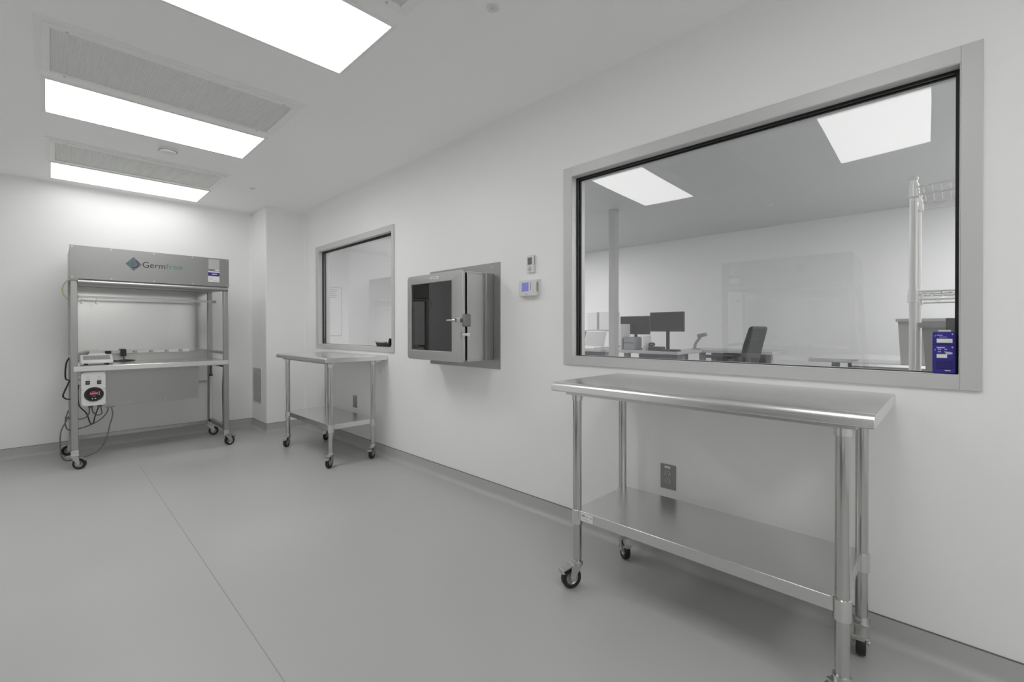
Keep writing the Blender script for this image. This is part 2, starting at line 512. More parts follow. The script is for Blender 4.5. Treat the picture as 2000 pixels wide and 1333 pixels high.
def diffuser(x0, y0, label, L=1.13, Wd=0.525):
    """filter diffuser: flanged frame round a ribbed perforated face"""
    x1, y1 = x0 + L, y0 + Wd
    c = ((x0 + x1) / 2, (y0 + y1) / 2, ZC)
    t = thing('ceiling_diffuser', label, 'diffuser', c, 0, 'ceiling filter diffusers')
    mb = MB(); f = 0.058; g = 0.032
    z0, z1 = ZC - 0.014, ZC - 0.0005
    mb.box(x0 - g, y0 - g, z0, x1 + g, y0, z1); mb.box(x0 - g, y1, z0, x1 + g, y1 + g, z1)
    mb.box(x0 - g, y0, z0, x0, y1, z1); mb.box(x1, y0, z0, x1 + g, y1, z1)
    mb.build('frame', 'frame_paint', t, c, bevel=0.002)
    mb = MB(); z0 = ZC - 0.005
    mb.box(x0 - f, y0 - f - .02, z0, x1 + f, y0 - g, z1); mb.box(x0 - f, y1 + g, z0, x1 + f, y1 + f - .01, z1)
    mb.box(x0 - f, y0 - g, z0, x0 - g, y1 + g, z1); mb.box(x1 + g, y0 - g, z0, x1 + f, y1 + g, z1)
    mb.build('ceiling_flange', 'frame_paint', t, c)
    mb = MB(); n = int(L / 0.0105); p = L / n
    for i in range(n):
        a = x0 + i * p
        mb._add([(a, y0, ZC - 0.004), (a + p * .5, y0, ZC - 0.0085), (a + p, y0, ZC - 0.004), (a, y1, ZC - 0.004), (a + p * .5, y1, ZC - 0.0085), (a + p, y1, ZC - 0.004)], [(0, 3, 4, 1), (1, 4, 5, 2)])
    mb.build('ribbed_face', 'grille', t, c, angle=20)
    for sx, sy in ((x0 + 0.06, y0 - 0.016), (x1 - 0.06, y0 - 0.016), (x0 + 0.06, y1 + 0.016), (x1 - 0.06, y1 + 0.016)):
        MB().cyl((sx, sy, ZC - 0.014), (sx, sy, ZC - 0.0165), 0.006, 10).build('screw', 'zinc', t, c)
    return t
diffuser(0.012, 3.155, 'large ribbed air diffuser in front of the middle ceiling panel')
diffuser(0.045, 5.055, 'small-looking ribbed air diffuser at the back, above the hood')
diffuser(0.0, 1.29, 'ribbed air diffuser overhead, only its corner showing at the top edge')

t = thing('smoke_detector', 'white round smoke detector between the two back ceiling panels', 'detector', (0.695, 4.634, ZC))
MB().lathe([(0, 0), (0.062, 0), (0.062, -0.012), (0.05, -0.03), (0, -0.034)], (0.695, 4.634, ZC - 0.001), (0, 0, 1), 24).build('detector_body', 'white', t, (0.695, 4.634, ZC))
MB().lathe([(0.056, -0.014), (0.063, -0.014), (0.063, -0.018), (0.056, -0.018)], (0.695, 4.634, ZC - 0.001), (0, 0, 1), 24).build('vent_slot', 'print_pale', t, (0.695, 4.634, ZC))
def sprinkler(x, y, label):
    t = thing('sprinkler_head', label, 'sprinkler', (x, y, ZC), 0, 'ceiling sprinkler heads')
    MB().lathe([(0, 0), (0.030, 0), (0.028, -0.004), (0.010, -0.006), (0, -0.006)], (x, y, ZC - 0.001), (0, 0, 1), 20).build('escutcheon', 'white', t, (x, y, ZC))
    MB().lathe([(0, -0.005), (0.005, -0.005), (0.005, -0.011), (0.010, -0.0115), (0.010, -0.013), (0, -0.013)], (x, y, ZC - 0.001), (0, 0, 1), 12).build('deflector', 'white', t, (x, y, ZC))
sprinkler(1.504, 5.277, 'tiny sprinkler head in the ceiling before the corner chase')
sprinkler(1.441, 1.53, 'tiny sprinkler head in the ceiling at the top edge')
sprinkler(6.03, 1.585, 'tiny sprinkler head in the ceiling seen through the near window')

# ------------------------------------------------------------------ casters
def caster(parent, x, y, ztop, ang, r=0.05, wd=0.030, trail=0.034, plate=False, brake=True):
    """swivel caster under (x, y, ztop): yoke with wheel, hub and brake as its own parts"""
    d = Vector((math.cos(ang), math.sin(ang), 0)); n = Vector((-d.y, d.x, 0)); z = Vector((0, 0, 1))
    top = Vector((x, y, ztop)); hub = Vector((x, y, r)) + d * trail
    mb = MB()
    if plate:
        mb.obox(top - z * 0.004, d * 0.045, n * 0.038, z * 0.004)
    mb.lathe([(0, 0), (0.026, 0), (0.028, -0.008), (0.026, -0.02), (0, -0.02)], top, z, 20)
    hh = ztop - 0.018
    mb.obox(Vector((x, y, hh)) + d * 0.012, d * 0.030, n * (wd / 2 + 0.007), z * 0.0035)
    for s in (-1, 1):
        o = n * s * (wd / 2 + 0.006)
        poly = [Vector((x, y, hh)) - d * 0.016, Vector((x, y, hh)) + d * 0.040, hub + d * 0.014 + z * 0.004, hub + d * 0.006 - z * 0.012, hub - d * 0.010 - z * 0.010, hub - d * 0.018 + z * 0.012]
        vs = [p + o - n * 0.0016 for p in poly] + [p + o + n * 0.0016 for p in poly]
        k = len(poly)
        mb._add(vs, [(i, (i + 1) % k, k + (i + 1) % k, k + i) for i in range(k)] + [tuple(range(k - 1, -1, -1)), tuple(range(k, 2 * k))])
        mb.cyl(hub + o, hub + n * s * (wd / 2 + 0.013), 0.008, 10)
    yoke = mb.build('caster', 'zinc', parent)
    h = wd / 2
    MB().lathe([(r * .62, -h * .86), (r * .93, -h), (r * .99, -h * .6), (r, 0), (r * .99, h * .6), (r * .93, h), (r * .62, h * .86)], hub, n, 28).build('tire', 'rubber', yoke)
    MB().lathe([(0, -h * .55), (r * .25, -h * .8), (r * .3, -h * .45), (r * .50, -h * .45), (r * .63, -h * .8), (r * .63, h * .8), (r * .50, h * .45), (r * .3, h * .45), (r * .25, h * .8), (0, h * .55)], hub, n, 24).build('hub', 'hub', yoke)
    if brake:
        mb = MB()
        c = hub + d * (r * .55) + z * (r * .95)
        mb.obox(c, (d * 0.024 - z * 0.008), n * (wd / 2 + 0.002), z * 0.003)
        mb.obox(c + d * 0.024 - z * 0.012, d * 0.004, n * (wd / 2 - 0.002), z * 0.009)
        mb.cyl(c + d * 0.022 - z * 0.012 - n * (h + 0.012), c + d * 0.022 - z * 0.012 + n * (h + 0.012), 0.004, 8)
        mb.build('brake_lever', 'zinc', yoke)
    return yoke

# ------------------------------------------------------------------ stainless work tables
def work_table(label, loc, rotz, angs):
    L, D, H = 1.219, 0.61, 0.984
    t = thing('work_table', label, 'table', loc, rotz, 'wheeled stainless work tables')
    # top: rolled front and back edge
    poly = [(D, H - 0.004), (D - 0.006, H)]
    R = 0.026
    for i in range(7):
        a = PI / 2 + (PI / 2) * i / 6
        poly.append((R + R * math.cos(a), H - R + R * math.sin(a)))
    poly += [(0.0, H - 0.040), (0.004, H - 0.043), (D - 0.004, H - 0.043), (D, H - 0.040)]
    MB().prism(poly, lambda u, v, w_: (w_, u, v), 0, L).build('table_top', 'steel_top', t, bevel=0.0015, angle=50)
    mb = MB()
    mb.box(0.05, 0.05, H - 0.060, L - 0.05, 0.10, H - 0.0432); mb.box(0.05, D - 0.10, H - 0.060, L - 0.05, D - 0.05, H - 0.0432)
    mb.build('hat_channel', 'zinc', t)
    xs, ysl = (0.0885, 1.1305), (0.0875, 0.5025)
    zt = 0.376
    # undershelf with turned-down lips and cut corners at the legs
    mb = MB()
    x0, x1, y0, y1 = xs[0], xs[1], ysl[0] - 0.020, ysl[1] + 0.020
    pl = [(x0 + 0.03, y0), (x1 - 0.03, y0), (x1, y0 + 0.03), (x1, y1 - 0.03), (x1 - 0.03, y1), (x0 + 0.03, y1), (x0, y1 - 0.03), (x0, y0 + 0.03)]
    mb.prism(pl, lambda u, v, w_: (u, v, w_), zt - 0.002, zt)
    mb.box(x0 + 0.022, y0, zt - 0.046, x1 - 0.022, y0 + 0.002, zt - 0.001); mb.box(x0 + 0.022, y1 - 0.002, zt - 0.046, x1 - 0.022, y1, zt - 0.001)
    mb.box(x0, y0 + 0.022, zt - 0.046, x0 + 0.002, y1 - 0.022, zt - 0.001); mb.box(x1 - 0.002, y0 + 0.022, zt - 0.046, x1, y1 - 0.022, zt - 0.001)
    sh = mb.build('undershelf', 'steel', t, bevel=0.001)
    lb = MB().box(0.125, y0 - 0.0008, zt - 0.043, 0.19, y0 - 0.0001, zt - 0.006).build('maker_label', 'paper', sh)
    mb = MB()
    mb.box(0.130, y0 - 0.0012, zt - 0.022, 0.147, y0 - 0.0008, zt - 0.012); mb.box(0.151, y0 - 0.0012, zt - 0.021, 0.164, y0 - 0.0008, zt - 0.017)
    mb.box(0.178, y0 - 0.0012, zt - 0.023, 0.184, y0 - 0.0008, zt - 0.017); mb.box(0.134, y0 - 0.0012, zt - 0.034, 0.172, y0 - 0.0008, zt - 0.0325)
    mb.build('label_print', 'print_pale', sh)
    k = 0
    for ix, x in enumerate(xs):
        for iy, y in enumerate(ysl):
            lg = MB().cyl((x, y, 0.125), (x, y, H - 0.055), 0.0206, 28).build('leg', 'tube', t)
            mb = MB(); mb.lathe([(0.0207, 0), (0.0245, 0), (0.0245, 0.045), (0.0207, 0.045)], (x, y, H - 0.0885), (0, 0, 1), 24)
            sgn = 1 if ix == 0 else -1
            mb.cyl((x + sgn * 0.022, y, H - 0.066), (x + sgn * 0.031, y, H - 0.066), 0.004, 8)
            mb.build('leg_socket', 'steel', lg)
            mb = MB(); mb.lathe([(0.0207, 0), (0.0265, 0.002), (0.0265, 0.068), (0.0207, 0.070)], (x, y, 0.304), (0, 0, 1), 24)
            sy = 1 if iy == 0 else -1
            mb.prism([(0, 0), (0.055 * sy, 0.058), (0.055 * sy, 0.066), (0, 0.066)], lambda u, v, w_: (x + w_, y + u, 0.304 + v), 0.020 * sgn, 0.023 * sgn)
            mb.cyl((x + sgn * 0.02, y + sy * 0.02, 0.335), (x + sgn * 0.029, y + sy * 0.024, 0.335), 0.004, 8)
            mb.build('shelf_gusset', 'steel', lg)
            caster(t, x, y, 0.127, angs[k]); k += 1
    return t
A = math.radians
# leg order: (left front, left rear, right front, right rear) as seen from the room
work_table('long stainless work table under the large near window', (1.688, 1.388, 0), -PI / 2,
           [A(245), A(320), A(240), A(275)])
work_table('long stainless work table beside the corner chase, below the small window', (1.688, 5.155, 0), -PI / 2,
           [A(315), A(318), A(312), A(310)])

# ------------------------------------------------------------------ mobile flow hoods
def hood(label, loc, rotz, casters=(0, 0, 0, 0), with_controls=True):
    """local frame: x to the right, y away from the viewer, z up"""
    L, D = 1.218, 0.735
    t = thing('flow_hood', label, 'lab hood', loc, rotz, 'mobile stainless hoods')
    pw = 0.047
    zb = 0.155
    for x in (0.003, L - pw - 0.003):
        for y in (0.0, D - pw):
            MB().box(x, y, zb, x + pw, y + pw, 1.72).build('post', 'steel_hood', t, bevel=0.004)
    # canopy
    cz0, cz1 = 1.690, 1.985
    MB().box(0.0, -0.004, cz0, L, -0.0005, cz1).build('fascia', 'steel_fascia', t, bevel=0.0012)
    MB().box(0.004, 0.0, 1.70, L - 0.004, D, cz1 - 0.004).build('canopy', 'steel_hood', t, bevel=0.002)
    # lamp trough under the fascia: rounded front lip
    pl = [(0.0, 1.689), (D - 0.06, 1.689), (D - 0.06, 1.672), (0.10, 1.655), (0.03, 1.642)]
    for i in range(9):
        a = -PI / 2 - PI * i / 8
        pl.append((-0.004 + 0.016 * math.cos(a), 1.6645 + 0.0225 * math.sin(a)))
    MB().prism(pl, lambda u, v, w_: (w_, u, v), 0.052, L - 0.012).build('front_lip', 'steel_hood', t, angle=40)
    for i in range(5):
        x = (0.016, 0.275, 0.585, 0.895, L - 0.018)[i]
        for z in (cz1 - 0.014, cz0 + 0.014):
            MB().cyl((x, -0.004, z), (x, -0.0065, z), 0.0055, 10).build('screw', 'zinc', t)
    # printed emblem and name on the fascia
    cx, cz = 0.434, 1.857
    y = -0.0045
    mb = MB(); hw, hh = 0.060, 0.066
    mb._add([(cx, y, cz + hh), (cx - hw, y, cz), (cx, y, cz - hh), (cx, y, cz)], [(0, 1, 3), (1, 2, 3)])
    em = mb.build('emblem', 'logo_grey', t)
    mb = MB(); mb._add([(cx, y, cz + hh), (cx + hw, y, cz), (cx, y, cz - hh), (cx, y, cz)], [(0, 3, 1), (1, 3, 2)])
    mb.build('emblem_half', 'logo_mid', em)
    mb = MB(); n = 16
    for i in range(n):
        a0, a1 = PI / 2 + PI * i / n, PI / 2 + PI * (i + 1) / n
        mb._add([(cx, y - .0004, cz), (cx + .03 * math.cos(a0), y - .0004, cz + .031 * math.sin(a0)), (cx + .03 * math.cos(a1), y - .0004, cz + .031 * math.sin(a1))], [(0, 1, 2)])
    mb.build('emblem_disc', 'logo_teal', em)
    for nm, mt_, s0 in (('emblem_ring_half', 'logo_ink', -PI * .62), ('emblem_ring_half', 'logo_green', PI * .38)):
        mb = MB(); n = 20
        for i in range(n):
            a0, a1 = s0 + PI * i / n, s0 + PI * (i + 1) / n
            q = []
            for rr in (0.030, 0.0365):
                for a in (a0, a1):
                    q.append((cx + 0.002 + rr * math.cos(a), y - .0006, cz + rr * math.sin(a)))
            mb._add(q, [(0, 1, 3, 2)])
        mb.build(nm, mt_, em)
    text_part('name_lettering', 'Germ', 0.172, 0.054, 'logo_ink', t, lambda u, v: (0.500 + u, y, 1.832 + v))
    text_part('name_lettering', 'free', 0.135, 0.056, 'logo_green', t, lambda u, v: (0.679 + u, y, 1.832 + v))
    # stickers on the right
    lb = MB().box(1.034, -0.0055, 1.858, 1.130, -0.0042, 1.972).build('clear_sticker', 'desk', t)
    MB().box(1.036, -0.006, 1.858, 1.085, -0.0055, 1.866).build('sticker_print', 'print', lb)
    MB().box(1.095, -0.006, 1.853, 1.130, -0.0055, 1.862).build('sticker_edge', 'paper', lb)
    lb = MB().box(1.030, -0.0055, 1.735, 1.130, -0.0042, 1.845).build('inspection_sticker', 'paper', t)
    MB().box(1.030, -0.006, 1.796, 1.130, -0.0055, 1.834).build('sticker_band', 'navy', lb)
    MB().box(1.062, -0.0064, 1.812, 1.108, -0.006, 1.822).build('band_lettering', 'lilac', lb)
    mb = MB()
    for q in range(4):
        mb.box(1.040, -0.006, 1.784 - q * 0.009, 1.075 - 0.004 * q, -0.0055, 1.7855 - q * 0.009)
    mb.box(1.075, -0.006, 1.743, 1.118, -0.0055, 1.748)
    mb.build('sticker_print', 'print_pale', lb)
    # hanging rail with hooks
    rz = 1.548; ry = 0.34
    rail = MB().box(0.045, ry - 0.006, rz - 0.010, 1.16, ry + 0.006, rz + 0.010).build('hanging_rail', 'zinc', t, bevel=0.002)
    MB().box(1.14, ry - 0.012, rz - 0.016, 1.175, ry + 0.012, rz + 0.012).build('rail_bracket', 'steel_hood', rail)
    MB().box(0.045, ry - 0.012, rz - 0.016, 0.07, ry + 0.012, rz + 0.012).build('rail_bracket', 'steel_hood', rail)
    for hx in (0.085, 0.19):
        pts = [(hx, ry, rz - 0.01), (hx, ry, rz - 0.035), (hx - 0.006, ry, rz - 0.05), (hx, ry, rz - 0.066), (hx + 0.008, ry, rz - 0.055)]
        MB().tube(smooth_path(pts, 5), 0.0028, 6).build('hook', 'white', rail)
    # back panel
    MB().box(0.05, D - 0.030, 0.93, 1.166, D - 0.024, 1.675).build('back_panel', 'steel_mirror', t)
    MB().box(0.05, D - 0.032, 0.905, L - 0.05, D - 0.030, 0.995).build('backsplash', 'steel_hood', t)
    # socket strip
    sy = D - 0.062
    st = MB().box(0.155, sy, 0.990, 0.985, sy + 0.030, 1.024).build('socket_strip', 'white_enamel', t, bevel=0.003)
    for x in (0.31, 0.51, 0.645, 0.78, 0.905):
        mb = MB(); mb.box(x - 0.018, sy - 0.002, 0.994, x + 0.018, sy, 1.019)
        so = mb.build('socket', 'outlet_face', st)
        MB().box(x - 0.015, sy - 0.003, 1.000, x - 0.010, sy - 0.002, 1.014).build('socket_slot', 'print', so)
    # worktop with turned-down front
    MB().box(0.02, -0.010, 0.864, L - 0.008, D - 0.034, 0.914).build('worktop', 'steel_top', t, bevel=0.005)
    # side braces and stretchers
    for x in (0.006, L - 0.042):
        MB().box(x, pw, 0.975, x + 0.036, D - pw, 1.005).build('side_brace', 'steel_hood', t, bevel=0.002)
        MB().box(x, pw, 0.165, x + 0.036, D - pw, 0.205).build('side_stretcher', 'steel_hood', t, bevel=0.002)
    MB().box(pw, D - 0.042, 0.138, L - pw, D - 0.008, 0.176).build('rear_stretcher', 'steel_hood', t, bevel=0.002)
    # lower equipment panel
    pn = MB().box(0.215, 0.215, 0.515, 0.985, 0.222, 0.862).build('lower_panel', 'steel_hood', t)
    mb = MB(); mb.box(0.215, 0.222, 0.515, 0.985, 0.30, 0.522); mb.build('panel_return', 'steel_hood', pn)
    for x, z in ((0.43, 0.535), (0.70, 0.535), (0.97, 0.70), (0.97, 0.535)):
        MB().cyl((x, 0.215, z), (x, 0.212, z), 0.006, 8).build('screw', 'zinc', pn)
    MB().box(0.985, D - 0.035, 0.62, L - pw, D - 0.03, 0.65).build('cross_rail', 'steel_hood', t)
    # lift column and socket bar on the right
    cl = MB().cyl((L - 0.028, D - 0.085, 0.19), (L - 0.028, D - 0.085, 0.70), 0.016, 16).build('lift_column', 'white_enamel', t)
    MB().cyl((L - 0.028, D - 0.085, 0.70), (L - 0.028, D - 0.085, 0.715), 0.019, 16).build('column_cap', 'black', cl)
    MB().cyl((L - 0.028, D - 0.085, 0.17), (L - 0.028, D - 0.085, 0.195), 0.026, 16).build('column_foot', 'black', cl)
    MB().cyl((L - 0.028, D - 0.085, 0.715), (L - 0.028, D - 0.085, 0.86), 0.006, 10).build('column_rod', 'black', cl)
    br = MB().box(L - 0.034, 0.06, 0.832, L - 0.010, D - 0.09, 0.862).build('socket_bar', 'black', t)
    for q in range(6):
        MB().box(L - 0.036, 0.10 + q * 0.09, 0.838, L - 0.034, 0.135 + q * 0.09, 0.858).build('socket', 'print_pale', br)
    MB().tube(smooth_path([(L - 0.044, 0.055, 0.84), (L - 0.052, 0.052, 0.6), (L - 0.05, 0.055, 0.45), (L - 0.046, 0.06, 0.2)], 6), 0.0035, 6).build('cable', 'cable_black', t)
    # casters under the posts
    for (x, y_), a in zip(((0.026, 0.024), (0.026, D - 0.024), (L - 0.026, 0.024), (L - 0.026, D - 0.024)), casters):
        so = MB().box(x - 0.026, y_ - 0.026, 0.126, x + 0.026, y_ + 0.026, 0.168).build('post_foot', 'zinc', t, bevel=0.002)
        caster(t, x, y_, 0.127, a, r=0.05, plate=True)
    if not with_controls:
        return t
    # control box
    bx = MB().box(0.068, 0.010, 0.552, 0.232, 0.085, 0.858).build('control_box', 'white_enamel', t, bevel=0.004)
    by = 0.010
    for x in (0.076, 0.224):
        for z in (0.562, 0.700, 0.847):
            MB().box(x - 0.006, by - 0.0015, z - 0.0025, x + 0.006, by - 0.0002, z + 0.0025).build('cover_screw', 'outlet', bx)
    for x in (0.112, 0.188):
        sw = MB().box(x - 0.0145, by - 0.004, 0.745, x + 0.0145, by - 0.0002, 0.778).build('rocker_switch', 'black', bx, bevel=0.001)
        MB().box(x - 0.008, by - 0.0048, 0.759, x + 0.008, by - 0.004, 0.764).build('switch_print', 'print_pale', sw)
        mb = MB(); mb.lathe([(0.008, 0), (0.0095, 0), (0.0095, 0.0006), (0.008, 0.0006)], (x, by - 0.0008, 0.808), (0, 1, 0), 16)
        mb.box(x - 0.0008, by - 0.0008, 0.808, x + 0.0008, by - 0.0002, 0.820)
        mb.box(x - 0.013, by - 0.0008, 0.785, x + 0.013, by - 0.0002, 0.788)
        mb.build('switch_symbol', 'print_pale', bx)
    def ell(rx, rz_, y0, y1, n=36):
        mb = MB()
        mb.prism([(rx * math.cos(2 * PI * i / n), rz_ * math.sin(2 * PI * i / n)) for i in range(n)], lambda u, v, w_: (0.153 + u, w_, 0.656 + v), y0, y1)
        return mb
    dl = ell(0.066, 0.064, by - 0.010, by - 0.0002).build('round_gauge', 'black', bx, bevel=0.002)
    ell(0.055, 0.053, by - 0.0115, by - 0.010).build('gauge_face', 'screen', dl)
    vs, fs = text_mesh('0000', 0.052, 0.019)
    mb = MB(); mb._add([(0.126 + u, by - 0.0122, 0.654 + v) for u, v in vs], fs); mb.build('red_digits', 'led', dl)
    for bx_, bz in ((0.188, 0.672), (0.188, 0.654), (0.142, 0.617), (0.161, 0.618)):
        MB().cyl((bx_, by - 0.0115, bz), (bx_, by - 0.0135, bz), 0.0045, 10).build('gauge_button', 'paper', dl)
    mb = MB(); mb.box(0.137, by - 0.012, 0.681, 0.162, by - 0.0115, 0.684); mb.box(0.140, by - 0.012, 0.638, 0.162, by - 0.0115, 0.641)
    mb.build('gauge_print', 'print_pale', dl)
    # conduits and cables
    def cable(pts, r=0.005, m_='cable_grey', name='cable'):
        MB().tube(smooth_path(pts, 8), r, 8).build(name, m_, t)
    for x, dx in ((0.125, -0.02), (0.14, 0.03), (0.185, -0.01), (0.20, 0.02)):
        MB().cyl((x, 0.05, 0.552), (x, 0.05, 0.530), 0.009, 12).build('cable_gland', 'cable_grey', t)
    cable([(0.125, 0.05, 0.53), (0.118, 0.06, 0.47), (0.085, 0.12, 0.43), (0.02, 0.18, 0.425), (-0.03, 0.25, 0.44)])
    cable([(0.14, 0.05, 0.53), (0.15, 0.06, 0.485), (0.18, 0.07, 0.455), (0.207, 0.06, 0.47), (0.20, 0.05, 0.53)])
    cable([(0.185, 0.05, 0.53), (0.165, 0.07, 0.46), (0.15, 0.08, 0.385), (0.13, 0.08, 0.39), (0.105, 0.09, 0.48), (0.06, 0.12, 0.55), (0.052, 0.12, 0.66), (0.056, 0.10, 0.74)], 0.005, 'cable_black')
    # two long leads hanging from the lower panel
    MB().box(0.24, 0.20, 0.498, 0.31, 0.225, 0.506).build('cable_clip', 'outlet', t)
    cable([(0.262, 0.20, 0.50), (0.25, 0.20, 0.45), (0.20, 0.19, 0.39), (0.12, 0.18, 0.35), (0.05, 0.16, 0.335), (-0.01, 0.13, 0.34), (-0.028, 0.10, 0.38), (-0.03, 0.09, 0.44), (-0.012, 0.08, 0.52)], 0.005)
    cable([(0.285, 0.20, 0.50), (0.292, 0.19, 0.43), (0.27, 0.18, 0.33), (0.245, 0.16, 0.22), (0.20, 0.14, 0.13), (0.13, 0.12, 0.09), (0.04, 0.10, 0.08), (-0.02, 0.08, 0.075), (-0.055, 0.06, 0.12), (-0.065, 0.05, 0.22), (-0.060, 0.05, 0.34), (-0.035, 0.06, 0.41), (-0.010, 0.07, 0.47)], 0.005)
    # black lead looping down outside the left posts
    cable([(-0.004, 0.16, 0.98), (-0.02, 0.14, 0.945), (-0.028, 0.13, 0.87), (-0.026, 0.12, 0.80), (-0.005, 0.10, 0.785), (-0.012, 0.10, 0.755), (-0.038, 0.10, 0.68), (-0.044, 0.09, 0.645), (-0.02, 0.08, 0.622), (0.0, 0.07, 0.62)], 0.006, 'cable_black')
    # pale hose at the top left
    cable([(0.045, -0.012, 1.684), (0.01, -0.012, 1.683), (-0.025, -0.008, 1.655), (-0.045, 0.01, 1.60), (-0.04, 0.02, 1.55), (-0.012, 0.025, 1.505)], 0.0045, 'hose', 'hose')
    MB().box(0.002, -0.016, 1.672, 0.052, -0.0045, 1.692).build('hose_clamp', 'outlet', t)
    # bracket and pipework behind the left post
    mb = MB(); mb.box(0.05, 0.09, 0.82, 0.068, 0.12, 0.85); mb.box(0.05, 0.09, 0.775, 0.068, 0.12, 0.80)
    mb.build('box_bracket', 'zinc', t)
    return t
hood('stainless hood on casters at the end wall with a white control box', (0.132, 5.55, 0), 0,
     (A(-30), A(200), A(15), A(-20)))
hood('second stainless hood out of frame, showing only as a reflection in the near window', (-0.50, 0.63, 0), PI / 2,
     (A(-30), A(200), A(15), A(-20)))

# things on the hood's worktop
def bench_scale():
    x0, x1, y0, y1, z = 0.200, 0.425, 5.655, 5.86, 0.914
    org = ((x0 + x1) / 2, (y0 + y1) / 2, z)
    t = thing('bench_instrument', 'white desktop instrument with a sloping grey keypad on the hood worktop', 'instrument', org)
    for fx in (x0 + 0.04, x1 - 0.04):
        for fy in (y0 + 0.03, y1 - 0.03):
            MB().cyl((fx, fy, z), (fx, fy, z + 0.013), 0.012, 12).build('foot', 'rubber', t, org)
    mb = MB()
    pl = [(0.0, 0.014), (y1 - y0, 0.014), (y1 - y0, 0.080), (0.085, 0.090), (0.0, 0.038)]
    mb.prism(pl, lambda u, v, w_: (w_, y0 + u, z + v), x0, x1)
    mb.build('case', 'white', t, org, bevel=0.009, seg=3)
    ny_, nz_ = 0.085, 0.052
    ln = math.hypot(ny_, nz_); ty, tz = ny_ / ln, nz_ / ln
    def sl(u, v, w_): return (x0 + u, y0 + v * ty - w_ * tz, z + 0.038 + v * tz + w_ * ty)
    vs = MB()
    vs.prism([(0.020, 0.020), (0.205, 0.020), (0.205, 0.086), (0.020, 0.086)], sl, -0.001, 0.0012)
    kp = vs.build('keypad', 'print_pale', t, org)
    for i in range(6):
        for j in range(2):
            u = 0.050 + i * 0.026; v = 0.028 + j * 0.028
            MB().prism([(u, v), (u + 0.020, v), (u + 0.020, v + 0.018), (u, v + 0.018)], sl, 0.0012, 0.003).build('key', 'outlet_face', kp, org)
    MB().box(x0 + 0.06, y1 - 0.09, z + 0.084, x1 - 0.045, y1 - 0.02, z + 0.098).build('top_cover', 'white', t, org, bevel=0.003)
bench_scale()
t = thing('power_adapter', 'black plug-in power adapter hanging from the socket strip of the hood', 'adapter', (0.545, 6.215, 0.96))
o_ = (0.545, 6.215, 0.96)
MB().box(0.522, 6.160, 0.962, 0.566, 6.216, 1.036).build('adapter_case', 'black', t, o_, bevel=0.004)
MB().tube(smooth_path([(0.545, 6.18, 0.964), (0.545, 6.16, 0.94), (0.56, 6.10, 0.926), (0.60, 6.02, 0.926), (0.56, 5.95, 0.926), (0.46, 5.98, 0.931), (0.44, 5.88, 0.926), (0.55, 5.84, 0.926), (0.61, 5.93, 0.930), (0.52, 5.99, 0.936), (0.45, 5.90, 0.926), (0.42, 5.80, 0.930)], 8), 0.004, 7).build('adapter_lead', 'cable_black', t, o_)
t = thing('power_plug', 'flat black plug in the leftmost socket of the hood strip', 'plug', (0.425, 6.21, 0.99))
o_ = (0.425, 6.21, 0.99)
MB().box(0.402, 6.182, 0.992, 0.448, 6.219, 1.022).build('plug_body', 'black', t, o_, bevel=0.003)
MB().tube(smooth_path([(0.41, 6.185, 0.996), (0.36, 6.14, 0.975), (0.28, 6.05, 0.955), (0.20, 5.98, 0.94), (0.16, 5.95, 0.935)], 6), 0.004, 7).build('plug_lead', 'cable_black', t, o_)

